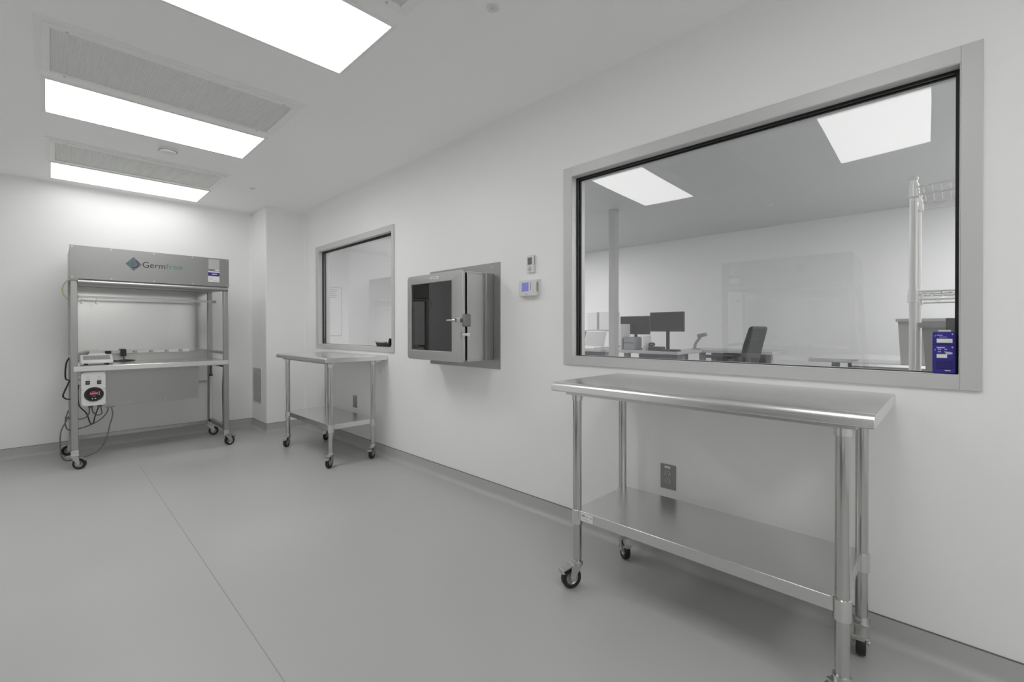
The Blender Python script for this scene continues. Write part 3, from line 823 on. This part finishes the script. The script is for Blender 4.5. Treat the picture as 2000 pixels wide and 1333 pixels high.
# ------------------------------------------------------------------ pass-through chamber
def pass_through():
    org = (WX, 2.80, 0.944)
    t = thing('pass_through_chamber', 'stainless pass-through chamber with a glazed door on the wall between the windows', 'pass-through', org)
    B = lambda *a: MB().box(*a)
    # wall flange
    mb = MB()
    y0, y1, z0, z1 = 2.366, 3.228, 0.944, 1.727
    xa, xb = WX - 0.005, WX - 0.0003
    b0, b1, c0, c1 = 2.470, 3.135, 1.020, 1.637
    mb.box(xa, y0, z0, xb, b0, z1); mb.box(xa, b1, z0, xb, y1, z1); mb.box(xa, b0, z0, xb, b1, c0); mb.box(xa, b0, c1, xb, b1, z1)
    fg = mb.build('wall_flange', 'steel_box_dark', t, org)
    for y in (2.45, 2.8, 3.15):
        for z in (z0 + 0.03, z1 - 0.03):
            MB().cyl((xa, y, z), (xa - 0.003, y, z), 0.006, 10).build('screw', 'zinc', fg, org)
    # body: hollow sleeve through the wall
    mb = MB(); th = 0.012
    X0, X1 = 2.066, 2.43
    Y0, Y1, Z0, Z1 = 2.462, 3.146, 1.008, 1.650
    for (u0, u1, v0, v1) in ((Y0, Y1, Z0, Z0 + th), (Y0, Y1, Z1 - th, Z1), (Y0, Y0 + th, Z0 + th, Z1 - th), (Y1 - th, Y1, Z0 + th, Z1 - th)):
        mb.box(X0, u0, v0, WX - 0.0055, u1, v1)
    mb.build('body', 'steel_box', t, org, bevel=0.002)
    mb = MB()
    for (u0, u1, v0, v1) in ((2.476, 3.129, 1.026, 1.030), (2.476, 3.129, 1.627, 1.631), (2.476, 2.480, 1.030, 1.627), (3.125, 3.129, 1.030, 1.627)):
        mb.box(X0 + 0.002, u0, v0, X1, u1, v1)
    mb.box(X1, 2.476, 1.026, X1 + 0.01, 3.129, 1.631)
    mb.build('chamber_liner', 'box_in', t, org)
    # edge angle strip near the wall on the visible side
    st = B(WX - 0.075, Y0 - 0.024, Z0 + 0.004, WX - 0.0055, Y0 - 0.0005, Z1 - 0.004).build('side_housing', 'steel_box_dark', t, org, bevel=0.002)
    for z in (1.06, 1.32, 1.335, 1.61):
        MB().cyl((WX - 0.055, Y0 - 0.024, z), (WX - 0.055, Y0 - 0.027, z), 0.004, 8).build('screw', 'zinc', st, org)
    for x, z in ((2.11, 1.21), (2.11, 1.165)):
        MB().cyl((x + 0.02, Y0, z), (x + 0.02, Y0 - 0.002, z), 0.005, 10).build('rivet', 'zinc', t, org)
    # gasket between door and body
    mb = MB()
    for (u0, u1, v0, v1) in ((Y0 + .014, Y1 - .014, Z0 + .014, Z0 + .03), (Y0 + .014, Y1 - .014, Z1 - .03, Z1 - .014), (Y0 + .014, Y0 + .03, Z0 + .03, Z1 - .03), (Y1 - .03, Y1 - .014, Z0 + .03, Z1 - .03)):
        mb.box(2.041, u0, v0, 2.066, u1, v1)
    mb.build('door_gasket', 'gasket', t, org)
    # door: frame of four with a glass panel
    d0, d1, e0, e1 = 2.455, 3.150, 1.003, 1.655
    g0, g1, h0, h1 = 2.582, 3.098, 1.076, 1.588
    mb = MB(); X0, X1 = 2.019, 2.041
    cc = 0.018
    outer = [(d0 + cc, e0), (d1 - cc, e0), (d1, e0 + cc), (d1, e1 - cc), (d1 - cc, e1), (d0 + cc, e1), (d0, e1 - cc), (d0, e0 + cc)]
    inner = [(g0, h0), (g1, h0), (g1, h0), (g1, h1), (g1, h1), (g0, h1), (g0, h1), (g0, h0)]
    n = 8
    for x in (X0, X1):
        mb.v += [(x, a, b) for a, b in outer] + [(x, a, b) for a, b in inner]
    for i in range(n):
        j = (i + 1) % n
        def face(*q):
            q2 = []
            for k in q:
                if not q2 or Vector(mb.v[k]) != Vector(mb.v[q2[-1]]): q2.append(k)
            if Vector(mb.v[q2[0]]) == Vector(mb.v[q2[-1]]): q2.pop()
            if len(q2) > 2: mb.f.append(tuple(q2))
        face(i, j, n + j, n + i)
        face(2 * n + i, 3 * n + i, 3 * n + j, 2 * n + j)
        face(i, 2 * n + i, 2 * n + j, j)
        face(n + i, n + j, 3 * n + j, 3 * n + i)
    dr = mb.build('door', 'steel_box', t, org, bevel=0.003)
    B(2.028, g0, h0, 2.034, g1, h1).build('door_glass', 'glass_dark', dr, org)
    lb = B(2.0178, 2.735, 1.613, 2.0188, 2.840, 1.632).build('door_label', 'paper', dr, org)
    MB().box(2.0172, 2.752, 1.620, 2.0178, 2.822, 1.6245).build('label_print', 'print_pale', dr, org)
    # latch: keeper on the side, lever across the door stile
    lt = MB()
    lt.box(2.008, 2.432, 1.255, 2.078, 2.455, 1.345)
    lt = lt.build('latch_body', 'latch', t, org, bevel=0.010, seg=3)
    mb = MB(); mb.box(1.992, 2.458, 1.285, 2.019, 2.515, 1.315)
    mb.build('latch_block', 'zinc', lt, org, bevel=0.003)
    for z in (1.291, 1.305):
        B(1.990, 2.490, z, 1.992, 2.506, z + 0.007).build('latch_slot', 'black', lt, org)
    MB().box(1.996, 2.505, 1.295, 2.006, 2.615, 1.308).build('latch_lever', 'chrome', lt, org, bevel=0.003)
    # lower key lock
    lk = MB(); lk.cyl((2.052, 2.462, 1.199), (2.052, 2.432, 1.199), 0.016, 20)
    lk = lk.build('cam_lock', 'chrome', t, org, bevel=0.002)
    MB().box(2.008, 2.440, 1.194, 2.055, 2.452, 1.206).build('lock_tongue', 'chrome', lk, org)
    MB().box(2.014, 2.470, 1.160, 2.0185, 2.492, 1.225).build('lock_keeper', 'zinc', lk, org)
    return t
pass_through()

# ------------------------------------------------------------------ wall controllers
org = (WX, 2.062, 1.622)
t = thing('room_sensor', 'small upright white wall sensor with a grey display above the thermostat', 'sensor', org)
MB().box(WX - 0.019, 2.028, 1.622, WX - 0.0003, 2.093, 1.738).build('sensor_case', 'white', t, org, bevel=0.003)
MB().box(WX - 0.0198, 2.044, 1.674, WX - 0.0190, 2.082, 1.722).build('display', 'lcd_grey', t, org)
mb = MB()
for dy, dz in ((0, 0.010), (0, -0.010), (0.009, 0), (-0.009, 0)):
    mb.box(WX - 0.0205, 2.063 + dy - 0.004, 1.645 + dz - 0.004, WX - 0.019, 2.063 + dy + 0.004, 1.645 + dz + 0.004)
mb.build('arrow_keys', 'outlet', t, org)
MB().box(WX - 0.0195, 2.055, 1.664, WX - 0.019, 2.078, 1.667).build('case_print', 'print_pale', t, org)
MB().box(WX - 0.014, 2.0272, 1.672, WX - 0.008, 2.0281, 1.730).build('side_slot', 'outlet', t, org)
org = (WX, 2.075, 1.461)
t = thing('thermostat', 'white thermostat with a glowing blue display on the wall', 'thermostat', org)
MB().box(WX - 0.010, 1.985, 1.466, WX - 0.0003, 2.165, 1.572).build('back_plate', 'white', t, org, bevel=0.003)
pl = [(1.992, 0.010), (2.160, 0.010), (2.155, 0.030), (2.12, 0.040), (2.03, 0.040), (1.996, 0.034)]
MB().prism(pl, lambda u, v, w_: (WX - v, u, w_), 1.461, 1.569).build('thermostat_case', 'white', t, org, bevel=0.004)
MB().box(WX - 0.0408, 2.055, 1.493, WX - 0.0400, 2.118, 1.552).build('blue_display', 'lcd_blue', t, org)
MB().box(WX - 0.0408, 2.034, 1.500, WX - 0.0400, 2.040, 1.550).build('side_scale', 'print_pale', t, org)
for y in (2.068, 2.082):
    MB().box(WX - 0.0412, y - 0.004, 1.472, WX - 0.0400, y + 0.004, 1.477).build('push_button', 'outlet', t, org)
MB().box(WX - 0.028, 1.9905, 1.49, WX - 0.018, 1.9925, 1.55).build('side_slot', 'outlet', t, org)

# ------------------------------------------------------------------ electrical outlets
def outlet(yc, zc, label):
    org = (WX, yc, zc - 0.065)
    t = thing('wall_outlet', label, 'outlet', org, 0, 'grey duplex wall outlets')
    MB().box(WX - 0.006, yc - 0.042, zc - 0.065, WX - 0.0003, yc + 0.042, zc + 0.065).build('wall_plate', 'outlet', t, org, bevel=0.0025)
    MB().box(WX - 0.0065, yc - 0.013, zc + 0.045, WX - 0.006, yc + 0.018, zc + 0.057).build('circuit_label', 'paper', t, org)
    MB().box(WX - 0.0068, yc - 0.006, zc + 0.050, WX - 0.0065, yc + 0.010, zc + 0.052).build('label_print', 'print_pale', t, org)
    for dz in (0.020, -0.020):
        n = 20; poly = []
        for i in range(n):
            a = 2 * PI * i / n
            poly.append((0.0172 * math.cos(a), max(-0.0135, min(0.0135, 0.0172 * math.sin(a)))))
        f = MB().prism(poly, lambda u, v, w_: (WX - w_, yc + u, zc + dz + v), 0.0055, 0.0085).build('receptacle', 'outlet_face', t, org)
        mb = MB()
        mb.box(WX - 0.0090, yc + 0.0045, zc + dz - 0.002, WX - 0.0084, yc + 0.0068, zc + dz + 0.008)
        mb.box(WX - 0.0090, yc - 0.0068, zc + dz - 0.001, WX - 0.0084, yc - 0.0045, zc + dz + 0.007)
        mb.cyl((WX - 0.0090, yc, zc + dz - 0.008), (WX - 0.0084, yc, zc + dz - 0.008), 0.003, 10)
        mb.build('slot', 'black', f, org)
    return t
outlet(1.090, 0.452, 'grey duplex wall outlet under the near table')
outlet(4.605, 0.464, 'grey wall outlet below the small window, behind the far table')

# ------------------------------------------------------------------ return grille on the chase side
org = (CX, 6.25, 0.32)
t = thing('return_grille', 'white louvred return air grille low on the corner chase', 'grille', org)
gx = CX - 0.0003
mb = MB()
y0, y1, z0, z1 = 6.085, 6.42, 0.315, 0.765
mb.box(gx - 0.006, y0, z0, gx, y1, z0 + 0.012); mb.box(gx - 0.006, y0, z1 - 0.012, gx, y1, z1)
mb.box(gx - 0.006, y0, z0 + 0.012, gx, y0 + 0.012, z1 - 0.012); mb.box(gx - 0.006, y1 - 0.012, z0 + 0.012, gx, y1, z1 - 0.012)
mb.build('grille_frame', 'white', t, org)
MB().box(gx - 0.001, y0 + 0.012, z0 + 0.012, gx, y1 - 0.012, z1 - 0.012).build('grille_back', 'print_pale', t, org)
n = 22; ph = (z1 - z0 - 0.024) / n
first = None
for i in range(n):
    zc = z0 + 0.012 + ph * (i + 0.5)
    if first is None:
        mb = MB(); mb.obox((0, 0, 0), (0.0045, 0, -0.0088), (0, (y1 - y0) / 2 - 0.012, 0), (0.0006, 0, 0.0006))
        first = mb.build('louvre_slat', 'white', t)
        s_ = first
    else:
        s_ = first.copy(); COL.objects.link(s_); s_.parent = t
    s_.location = (gx - 0.006 - org[0], (y0 + y1) / 2 - org[1], zc - org[2])

# ------------------------------------------------------------------ things on the window sills
org = (2.317, 0.03, W1[2] + 0.003)
t = thing('blue_meter', 'dark blue handheld meter with white stickers in the corner of the near window', 'meter', org)
x0, x1, y0, y1, z0 = 2.305, 2.335, -0.001, 0.063, W1[2] + 0.0035
MB().box(x0, y0, z0, x1, y1, z0 + 0.155).build('meter_case', 'blue', t, org, bevel=0.005, seg=3)
MB().box(x0 - 0.003, y0 + 0.010, z0 + 0.018, x0 + 0.001, y1 - 0.010, z0 + 0.048).build('grip_pad', 'blue_dark', t, org, bevel=0.002)
MB().box(x0 - 0.001, y0 + 0.001, z0 + 0.106, x0 + 0.004, y1 - 0.001, z0 + 0.109).build('module_joint', 'blue_dark', t, org)
MB().box(x0 + 0.006, y0 + 0.014, z0 + 0.155, x1 - 0.010, y1 - 0.016, z0 + 0.161).build('top_tab', 'paper', t, org)
MB().box(x0 - 0.0012, y0 + 0.010, z0 + 0.114, x0 + 0.0002, y1 - 0.012, z0 + 0.129).build('upper_sticker', 'paper', t, org)
MB().box(x0 - 0.0012, y0 + 0.024, z0 + 0.058, x0 + 0.0002, y1 - 0.012, z0 + 0.072).build('lower_sticker', 'paper', t, org)
n = 16
MB().prism([(y0 + 0.019 + 0.010 * math.cos(2 * PI * i / n), z0 + 0.076 + 0.005 * math.sin(2 * PI * i / n)) for i in range(n)], lambda u, v, w_: (w_, u, v), x0 - 0.0014, x0 + 0.0002).build('oval_sticker', 'lilac', t, org)
mb = MB()
for (a, b, c, d) in ((0.030, 0.052, 0.094, 0.098), (0.040, 0.049, 0.088, 0.091), (0.024, 0.031, 0.088, 0.091), (0.040, 0.049, 0.079, 0.082), (0.024, 0.032, 0.079, 0.082), (0.036, 0.052, 0.140, 0.143), (0.024, 0.045, 0.134, 0.136), (0.015, 0.030, 0.010, 0.014), (0.008, 0.012, 0.095, 0.100), (0.008, 0.012, 0.143, 0.148), (0.055, 0.057, 0.085, 0.09), (0.055, 0.057, 0.137, 0.142)):
    mb.box(x0 - 0.001, y0 + a, z0 + c, x0 + 0.0002, y0 + b, z0 + d)
mb.build('case_print', 'lilac', t, org)

org = (2.318, 4.04, W2[2] + 0.003)
t = thing('handset_cradle', 'black shallow cradle with an upright end in the corner of the small window', 'cradle', org)
mb = MB(); z0 = W2[2] + 0.0035
mb.prism([(4.15, 0.0), (3.945, 0.0), (3.930, 0.030), (3.95, 0.034), (4.155, 0.040), (4.178, 0.055), (4.172, 0.03)], lambda u, v, w_: (w_, u, z0 + v), 2.303, 2.334)
mb.build('cradle_base', 'black', t, org, bevel=0.002)
MB().prism([(3.958, 0.005), (3.930, 0.005), (3.898, 0.080), (3.905, 0.084), (3.922, 0.084)], lambda u, v, w_: (w_, u, z0 + v), 2.304, 2.333).build('cradle_upright', 'black', t, org, bevel=0.002)
MB().box(2.303, 4.0, z0 + 0.036, 2.334, 4.14, z0 + 0.048).build('cradle_pad', 'outlet', t, org, bevel=0.002)

# ------------------------------------------------------------------ adjoining room
t = thing('post', 'slim pale post standing floor to ceiling behind the near window', 'post', (4.93, 3.05, 0))
MB().box(4.885, 3.005, 0.02, 4.975, 3.095, ZC - 0.002).build('post_shaft', 'desk', t, (4.93, 3.05, 0), bevel=0.004)
MB().box(4.875, 2.995, 0.0005, 4.985, 3.105, 0.02).build('post_foot', 'desk_leg', t, (4.93, 3.05, 0))

def desk(label, x0, y0, x1, y1, h=0.965):
    org = ((x0 + x1) / 2, (y0 + y1) / 2, 0)
    t = thing('standing_desk', label, 'desk', org, 0, 'desks of the adjoining room')
    MB().box(x0, y0, h - 0.036, x1, y1, h).build('desk_top', 'desk', t, org, bevel=0.004)
    for y in (y0 + 0.12, y1 - 0.12):
        MB().box((x0 + x1) / 2 - 0.04, y - 0.03, 0.035, (x0 + x1) / 2 + 0.04, y + 0.03, h - 0.0365).build('leg', 'desk_leg', t, org)
        MB().box(x0 + 0.04, y - 0.035, 0.0005, x1 - 0.04, y + 0.035, 0.035).build('foot', 'desk_leg', t, org)
    MB().box(x1 - 0.10, y0 + 0.15, h - 0.20, x1 - 0.08, y1 - 0.15, h - 0.037).build('modesty_panel', 'drawer', t, org)
    return t
desk('pale desk with two dark monitors behind the near window', 5.22, 2.36, 5.95, 3.36)
desk('pale desk left of the slim post behind the near window', 5.22, 3.42, 5.95, 4.45)
desk('pale desk further back, right of the monitors', 5.98, 1.55, 6.65, 2.62)
desk('pale wide table at the right, low in the near window', 5.15, -0.9, 6.40, 1.02, 0.958)

def monitor(label, x, y0, y1, z0, z1, zdesk=0.965, tilt=0.0, rot=0.0):
    org = (x, (y0 + y1) / 2, zdesk)
    t = thing('monitor', label, 'monitor', org, rot, 'computer monitors of the adjoining room')
    MB().box(x, y0, z0, x + 0.03, y1, z1).build('housing', 'black', t, org, bevel=0.004)
    MB().box(x - 0.0012, y0 + 0.012, z0 + 0.02, x - 0.0001, y1 - 0.012, z1 - 0.012).build('screen', 'screen', t, org)
    yc = (y0 + y1) / 2
    MB().box(x + 0.032, yc - 0.02, zdesk + 0.012, x + 0.05, yc + 0.02, z0 + 0.10).build('stand', 'black', t, org)
    MB().box(x - 0.06, yc - 0.11, zdesk + 0.0005, x + 0.10, yc + 0.11, zdesk + 0.012).build('stand_base', 'black', t, org, bevel=0.003)
    return t
monitor('black monitor in the middle of the near window', 5.52, 2.415, 2.87, 1.205, 1.455)
monitor('black monitor close to the slim post', 5.62, 2.93, 3.37, 1.165, 1.415)

def desk_box(name, label, cat, b, mt, parts=None, bev=0.004, group=None):
    org = ((b[0] + b[3]) / 2, (b[1] + b[4]) / 2, b[2])
    t = thing(name, label, cat, org, 0, group)
    MB().box(*b).build('case', mt, t, org, bevel=bev)
    for nm, q, m_ in parts or []:
        MB().box(*q).build(nm, m_, t, org)
    return t
Z = 0.9655
desk_box('computer_case', 'narrow white computer case standing in front of the monitor by the post', 'computer', (5.30, 3.17, Z, 5.54, 3.225, 1.305), 'white', [('vent_strip', (5.299, 3.182, 1.0, 5.2998, 3.212, 1.02), 'outlet')])
desk_box('computer_case', 'low white case beside the middle monitor', 'computer', (5.36, 2.84, Z, 5.50, 2.885, 1.155), 'white', [('vent_strip', (5.359, 2.85, 1.0, 5.3598, 2.876, 1.01), 'outlet')])
desk_box('desk_speaker', 'grey upright desk unit close against the slim post', 'speaker', (5.40, 3.27, Z, 5.50, 3.345, 1.185), 'desk', [('grille_panel', (5.3988, 3.28, 1.0, 5.3998, 3.335, 1.15), 'print_pale')])
desk_box('label_printer', 'dark grey desktop printer between the white cases', 'printer', (5.33, 2.985, Z, 5.52, 3.15, 1.125), 'desk_leg', [('paper_slot', (5.3288, 3.0, 1.05, 5.3298, 3.135, 1.06), 'black'), ('lid', (5.34, 2.995, 1.1255, 5.51, 3.14, 1.135), 'print_pale')])
# desk phone: sloped body and handset
org = (5.45, 2.70, Z)
t = thing('desk_phone', 'black desk phone under the middle monitor', 'phone', org)
MB().prism([(2.615, 0), (2.775, 0), (2.775, 0.05), (2.615, 0.05)], lambda u, v, w_: (w_, u, Z + v), 5.28, 5.44).build('phone_body', 'black', t, org, bevel=0.01)
MB().box(5.31, 2.73, Z + 0.051, 5.34, 2.775, Z + 0.075).build('cradle_end', 'black', t, org)
MB().tube(smooth_path([(5.29, 2.765, Z + 0.06), (5.30, 2.765, Z + 0.085), (5.36, 2.765, Z + 0.09), (5.42, 2.765, Z + 0.085), (5.43, 2.765, Z + 0.06)], 5), 0.013, 8).build('handset', 'black', t, org)
org = (5.40, 2.48, Z)
t = thing('keyboard', 'black keyboard flat on the desk below the middle monitor', 'keyboard', org)
MB().box(5.25, 2.385, Z, 5.37, 2.59, Z + 0.018).build('keyboard_case', 'black', t, org, bevel=0.003)
MB().box(5.26, 2.395, Z + 0.018, 5.36, 2.58, Z + 0.023).build('key_field', 'print', t, org)
# barcode scanner on its stand
org = (6.05, 2.48, Z)
t = thing('barcode_scanner', 'grey handheld scanner leaning in its stand right of the monitors', 'scanner', org)
MB().lathe([(0, 0), (0.06, 0), (0.055, 0.012), (0.015, 0.02), (0, 0.02)], org, (0, 0, 1), 20).build('stand_foot', 'outlet', t, org)
MB().tube(smooth_path([(6.05, 2.50, Z + 0.015), (6.05, 2.49, Z + 0.07), (6.05, 2.45, Z + 0.13), (6.05, 2.42, Z + 0.17)], 5), 0.018, 10).build('handle', 'outlet', t, org)
MB().obox((6.05, 2.40, Z + 0.19), (0.03, 0, 0), (0, 0.055, -0.012), (0, 0.006, 0.022)).build('scan_head', 'outlet', t, org, bevel=0.004)
# laptop and white box on the left desk
org = (5.45, 3.72, Z)
t = thing('laptop', 'open white laptop left of the slim post', 'laptop', org)
MB().box(5.25, 3.56, Z, 5.48, 3.90, Z + 0.016).build('laptop_base', 'white', t, org, bevel=0.003)
MB().obox((5.53, 3.73, Z + 0.13), (0.04, 0, 0.115), (0, 0.17, 0), (0.005, 0, -0.002)).build('laptop_lid', 'white', t, org, bevel=0.002)
MB().obox((5.5235, 3.73, Z + 0.134), (0.036, 0, 0.103), (0, 0.16, 0), (0.001, 0, -0.0004)).build('laptop_screen', 'outlet_face', t, org)
desk_box('carton', 'plain white carton on a shelf above the laptop', 'carton', (5.62, 3.55, 1.2255, 5.90, 3.93, 1.49), 'paper', [('tape_strip', (5.619, 3.72, 1.23, 5.6198, 3.76, 1.485), 'print_pale')])
org = (5.76, 3.74, Z)
t = thing('desk_riser', 'low pale shelf riser carrying the white carton', 'shelf', org)
MB().box(5.60, 3.46, 1.205, 5.93, 4.10, 1.225).build('riser_top', 'desk', t, org)
for y in (3.46, 4.085):
    MB().box(5.66, y, Z, 5.93, y + 0.015, 1.2045).build('riser_side', 'desk', t, org)

# office chair, seen side on
org = (4.75, 1.62, 0)
t = thing('drafting_chair', 'dark grey drafting chair with a tall curved back behind the near window', 'chair', org)
prof = [(1.30, 0.68), (1.325, 0.68), (1.42, 0.95), (1.345, 1.26), (1.32, 1.285), (1.275, 1.27), (1.355, 0.95)]
pr_ = [(1.44, 0.70), (1.475, 0.72), (1.46, 0.90), (1.425, 1.08), (1.375, 1.24), (1.35, 1.265), (1.325, 1.25), (1.365, 1.08), (1.405, 0.90)]
MB().prism(pr_, lambda u, v, w_: (w_, u, v), 4.53, 4.97).build('backrest', 'fabric', t, org, bevel=0.02, seg=3)
MB().box(4.51, 1.43, 0.62, 4.99, 1.90, 0.70).build('seat', 'fabric', t, org, bevel=0.025, seg=3)
for x in (4.49, 4.985):
    a_ = MB().box(x, 1.50, 0.955, x + 0.05, 1.76, 0.985).build('armrest', 'black', t, org, bevel=0.008)
    MB().box(x + 0.015, 1.60, 0.655, x + 0.035, 1.65, 0.955).build('arm_support', 'black', a_, org)
MB().cyl((4.75, 1.65, 0.12), (4.75, 1.65, 0.62), 0.03, 14).build('gas_lift', 'chrome', t, org)
MB().lathe([(0.20, -0.012), (0.224, -0.012), (0.224, 0.012), (0.20, 0.012)], (4.75, 1.65, 0.30), (0, 0, 1), 24).build('foot_ring', 'chrome', t, org)
for i in range(5):
    a = 2 * PI * i / 5
    p = Vector((4.75 + 0.28 * math.cos(a), 1.65 + 0.28 * math.sin(a), 0.075))
    lg = MB().cyl((4.75, 1.65, 0.12), p, 0.022, 10, 0.014).build('base_arm', 'black', t, org)
    MB().cyl(p + Vector((-0.02 * math.sin(a), 0.02 * math.cos(a), -0.045)), p + Vector((0.02 * math.sin(a), -0.02 * math.cos(a), -0.045)), 0.029, 14).build('roller', 'rubber', lg, org)

# stainless bench and totes beyond the rack
org = (4.95, 0.1, 0)
t = thing('steel_bench', 'stainless bench with a bright rolled edge beyond the wire rack', 'table', org)
MB().prism([(4.62, 0.918), (4.60, 0.935), (4.605, 0.955), (4.62, 0.960), (5.10, 0.960), (5.10, 0.918)], lambda u, v, w_: (u, w_, v), -0.60, 0.61).build('bench_top', 'steel_top', t, org)
for x in (4.67, 5.04):
    for y in (-0.52, 0.53):
        MB().cyl((x, y, 0.0005), (x, y, 0.9175), 0.02, 14).build('leg', 'tube', t, org)
MB().box(4.65, -0.54, 0.30, 5.06, 0.55, 0.33).build('undershelf', 'steel', t, org)
def tote(label, x0, y0, x1, y1, z0, z1):
    org = ((x0 + x1) / 2, (y0 + y1) / 2, z0)
    t = thing('storage_tote', label, 'tote', org, 0, 'grey storage totes')
    mb = MB(); k = 0.018
    vs = [(x0 + k, y0 + k, z0), (x1 - k, y0 + k, z0), (x1 - k, y1 - k, z0), (x0 + k, y1 - k, z0), (x0, y0, z1), (x1, y0, z1), (x1, y1, z1), (x0, y1, z1)]
    j = 0.006
    vi = [(x0 + k + j, y0 + k + j, z0 + j), (x1 - k - j, y0 + k + j, z0 + j), (x1 - k - j, y1 - k - j, z0 + j), (x0 + k + j, y1 - k - j, z0 + j), (x0 + j, y0 + j, z1), (x1 - j, y0 + j, z1), (x1 - j, y1 - j, z1), (x0 + j, y1 - j, z1)]
    fs = [(3, 2, 1, 0), (8, 9, 10, 11)]
    for i in range(4):
        q = (i + 1) % 4
        fs += [(i, q, 4 + q, 4 + i), (8 + q, 8 + i, 12 + i, 12 + q), (4 + i, 4 + q, 12 + q, 12 + i)]
    mb._add(vs, fs); mb.build('bin', 'tote', t, org)
    mb = MB(); h = 0.022
    mb.box(x0 - 0.012, y0 - 0.012, z1 - h, x0 - 0.0005, y1 + 0.012, z1); mb.box(x1 + 0.0005, y0 - 0.012, z1 - h, x1 + 0.012, y1 + 0.012, z1)
    mb.box(x0 - 0.0005, y0 - 0.012, z1 - h, x1 + 0.0005, y0 - 0.0005, z1); mb.box(x0 - 0.0005, y1 + 0.0005, z1 - h, x1 + 0.0005, y1 + 0.012, z1)
    mb.build('rim', 'tote', t, org)
    return t
tote('grey open tote standing on the stainless bench beyond the rack', 4.70, -0.08, 5.02, 0.33, 0.9605, 1.315)

# chrome wire rack close behind the near window
RX0, RX1, RY0, RY1 = 2.56, 2.90, -0.77, 0.130
org = ((RX0 + RX1) / 2, (RY0 + RY1) / 2, 0)
t = thing('wire_rack', 'chrome wire shelving rack close behind the right end of the near window', 'shelving', org)
for x in (RX0, RX1):
    for y in (RY0, RY1):
        p_ = MB().cyl((x, y, 0.02), (x, y, 1.862), 0.0135, 18).build('rack_post', 'wire', t, org)
        MB().lathe([(0, 0), (0.0155, 0), (0.0155, 0.012), (0.010, 0.018), (0, 0.018)], (x, y, 1.862), (0, 0, 1), 16).build('post_cap', 'white', p_, org)
        MB().lathe([(0, 0), (0.02, 0), (0.02, 0.012), (0.008, 0.02), (0, 0.02)], (x, y, 0.0005), (0, 0, 1), 16).build('levelling_foot', 'zinc', p_, org)
for zs_ in (1.835, 1.392, 0.985, 0.50, 0.15):
    mb = MB(); rw = 0.003
    def seg(a, b, r=rw): mb.cyl(a, b, r, 6)
    for x in (RX0, RX1):
        for dz in (0, -0.034):
            seg((x, RY0, zs_ + dz), (x, RY1, zs_ + dz), 0.0034)
        n = 24
        pts = [(x, RY0 + (RY1 - RY0) * i / n, zs_ - (0.004 if i % 2 else 0.030)) for i in range(n + 1)]
        mb.tube(pts, 0.0022, 5)
    for y in (RY0, RY1):
        for dz in (0, -0.034):
            seg((RX0, y, zs_ + dz), (RX1, y, zs_ + dz), 0.0034)
        pts = [(RX0 + (RX1 - RX0) * i / 10, y, zs_ - (0.004 if i % 2 else 0.030)) for i in range(11)]
        mb.tube(pts, 0.0022, 5)
    n = 32
    for i in range(1, n):
        y = RY0 + (RY1 - RY0) * i / n
        seg((RX0, y, zs_ + 0.004), (RX1, y, zs_ + 0.004), 0.0021)
    seg((( RX0 + RX1) / 2, RY0, zs_), ((RX0 + RX1) / 2, RY1, zs_), 0.003)
    sh_ = mb.build('wire_shelf', 'wire', t, org)
    mb = MB()
    for x in (RX0, RX1):
        for y in (RY0, RY1):
            mb.lathe([(0.0137, 0.012), (0.017, 0.012), (0.020, -0.044), (0.0137, -0.044)], (x, y, zs_), (0, 0, 1), 16)
    mb.build('corner_collars', 'wire', sh_, org)
tote('grey open tote on the wire rack behind the blue meter', 2.600, -0.32, 2.875, 0.105, 0.992, 1.262)
t = thing('label_clip', 'small black clip on the rim of the rack tote', 'clip', (2.60, 0.012, 1.262))
MB().box(2.583, -0.01, 1.215, 2.5875, 0.03, 1.275).build('clip_front', 'black', t, (2.60, 0.012, 1.262))
MB().box(2.583, -0.01, 1.2755, 2.612, 0.03, 1.280).build('clip_top', 'black', t, (2.60, 0.012, 1.262))

# notice board on the end wall, seen through the small window
org = (3.70, FYE, 1.12)
t = thing('notice_board', 'narrow pale notice board seen through the small window', 'board', org)
MB().box(3.57, FYE - 0.018, 1.12, 3.83, FYE - 0.0005, 2.02).build('board_frame', 'desk', t, org, bevel=0.004)
MB().box(3.585, FYE - 0.0195, 1.135, 3.815, FYE - 0.0181, 2.005).build('board_face', 'paper', t, org)
mb = MB()
for i in range(5):
    mb.box(3.60, FYE - 0.0205, 1.96 - 0.035 * i, 3.74 - 0.02 * (i % 3), FYE - 0.0196, 1.972 - 0.035 * i)
mb.build('board_writing', 'print_pale', t, org)

# fine print that nobody could pick apart stays one joined part
for o in bpy.data.objects:
    if o.parent and o.name.split('.')[0] in ('case_print', 'sticker_print', 'label_print', 'arrow_keys', 'switch_symbol', 'gauge_print', 'board_writing', 'key_field', 'slot'):
        o['kind'] = 'stuff'
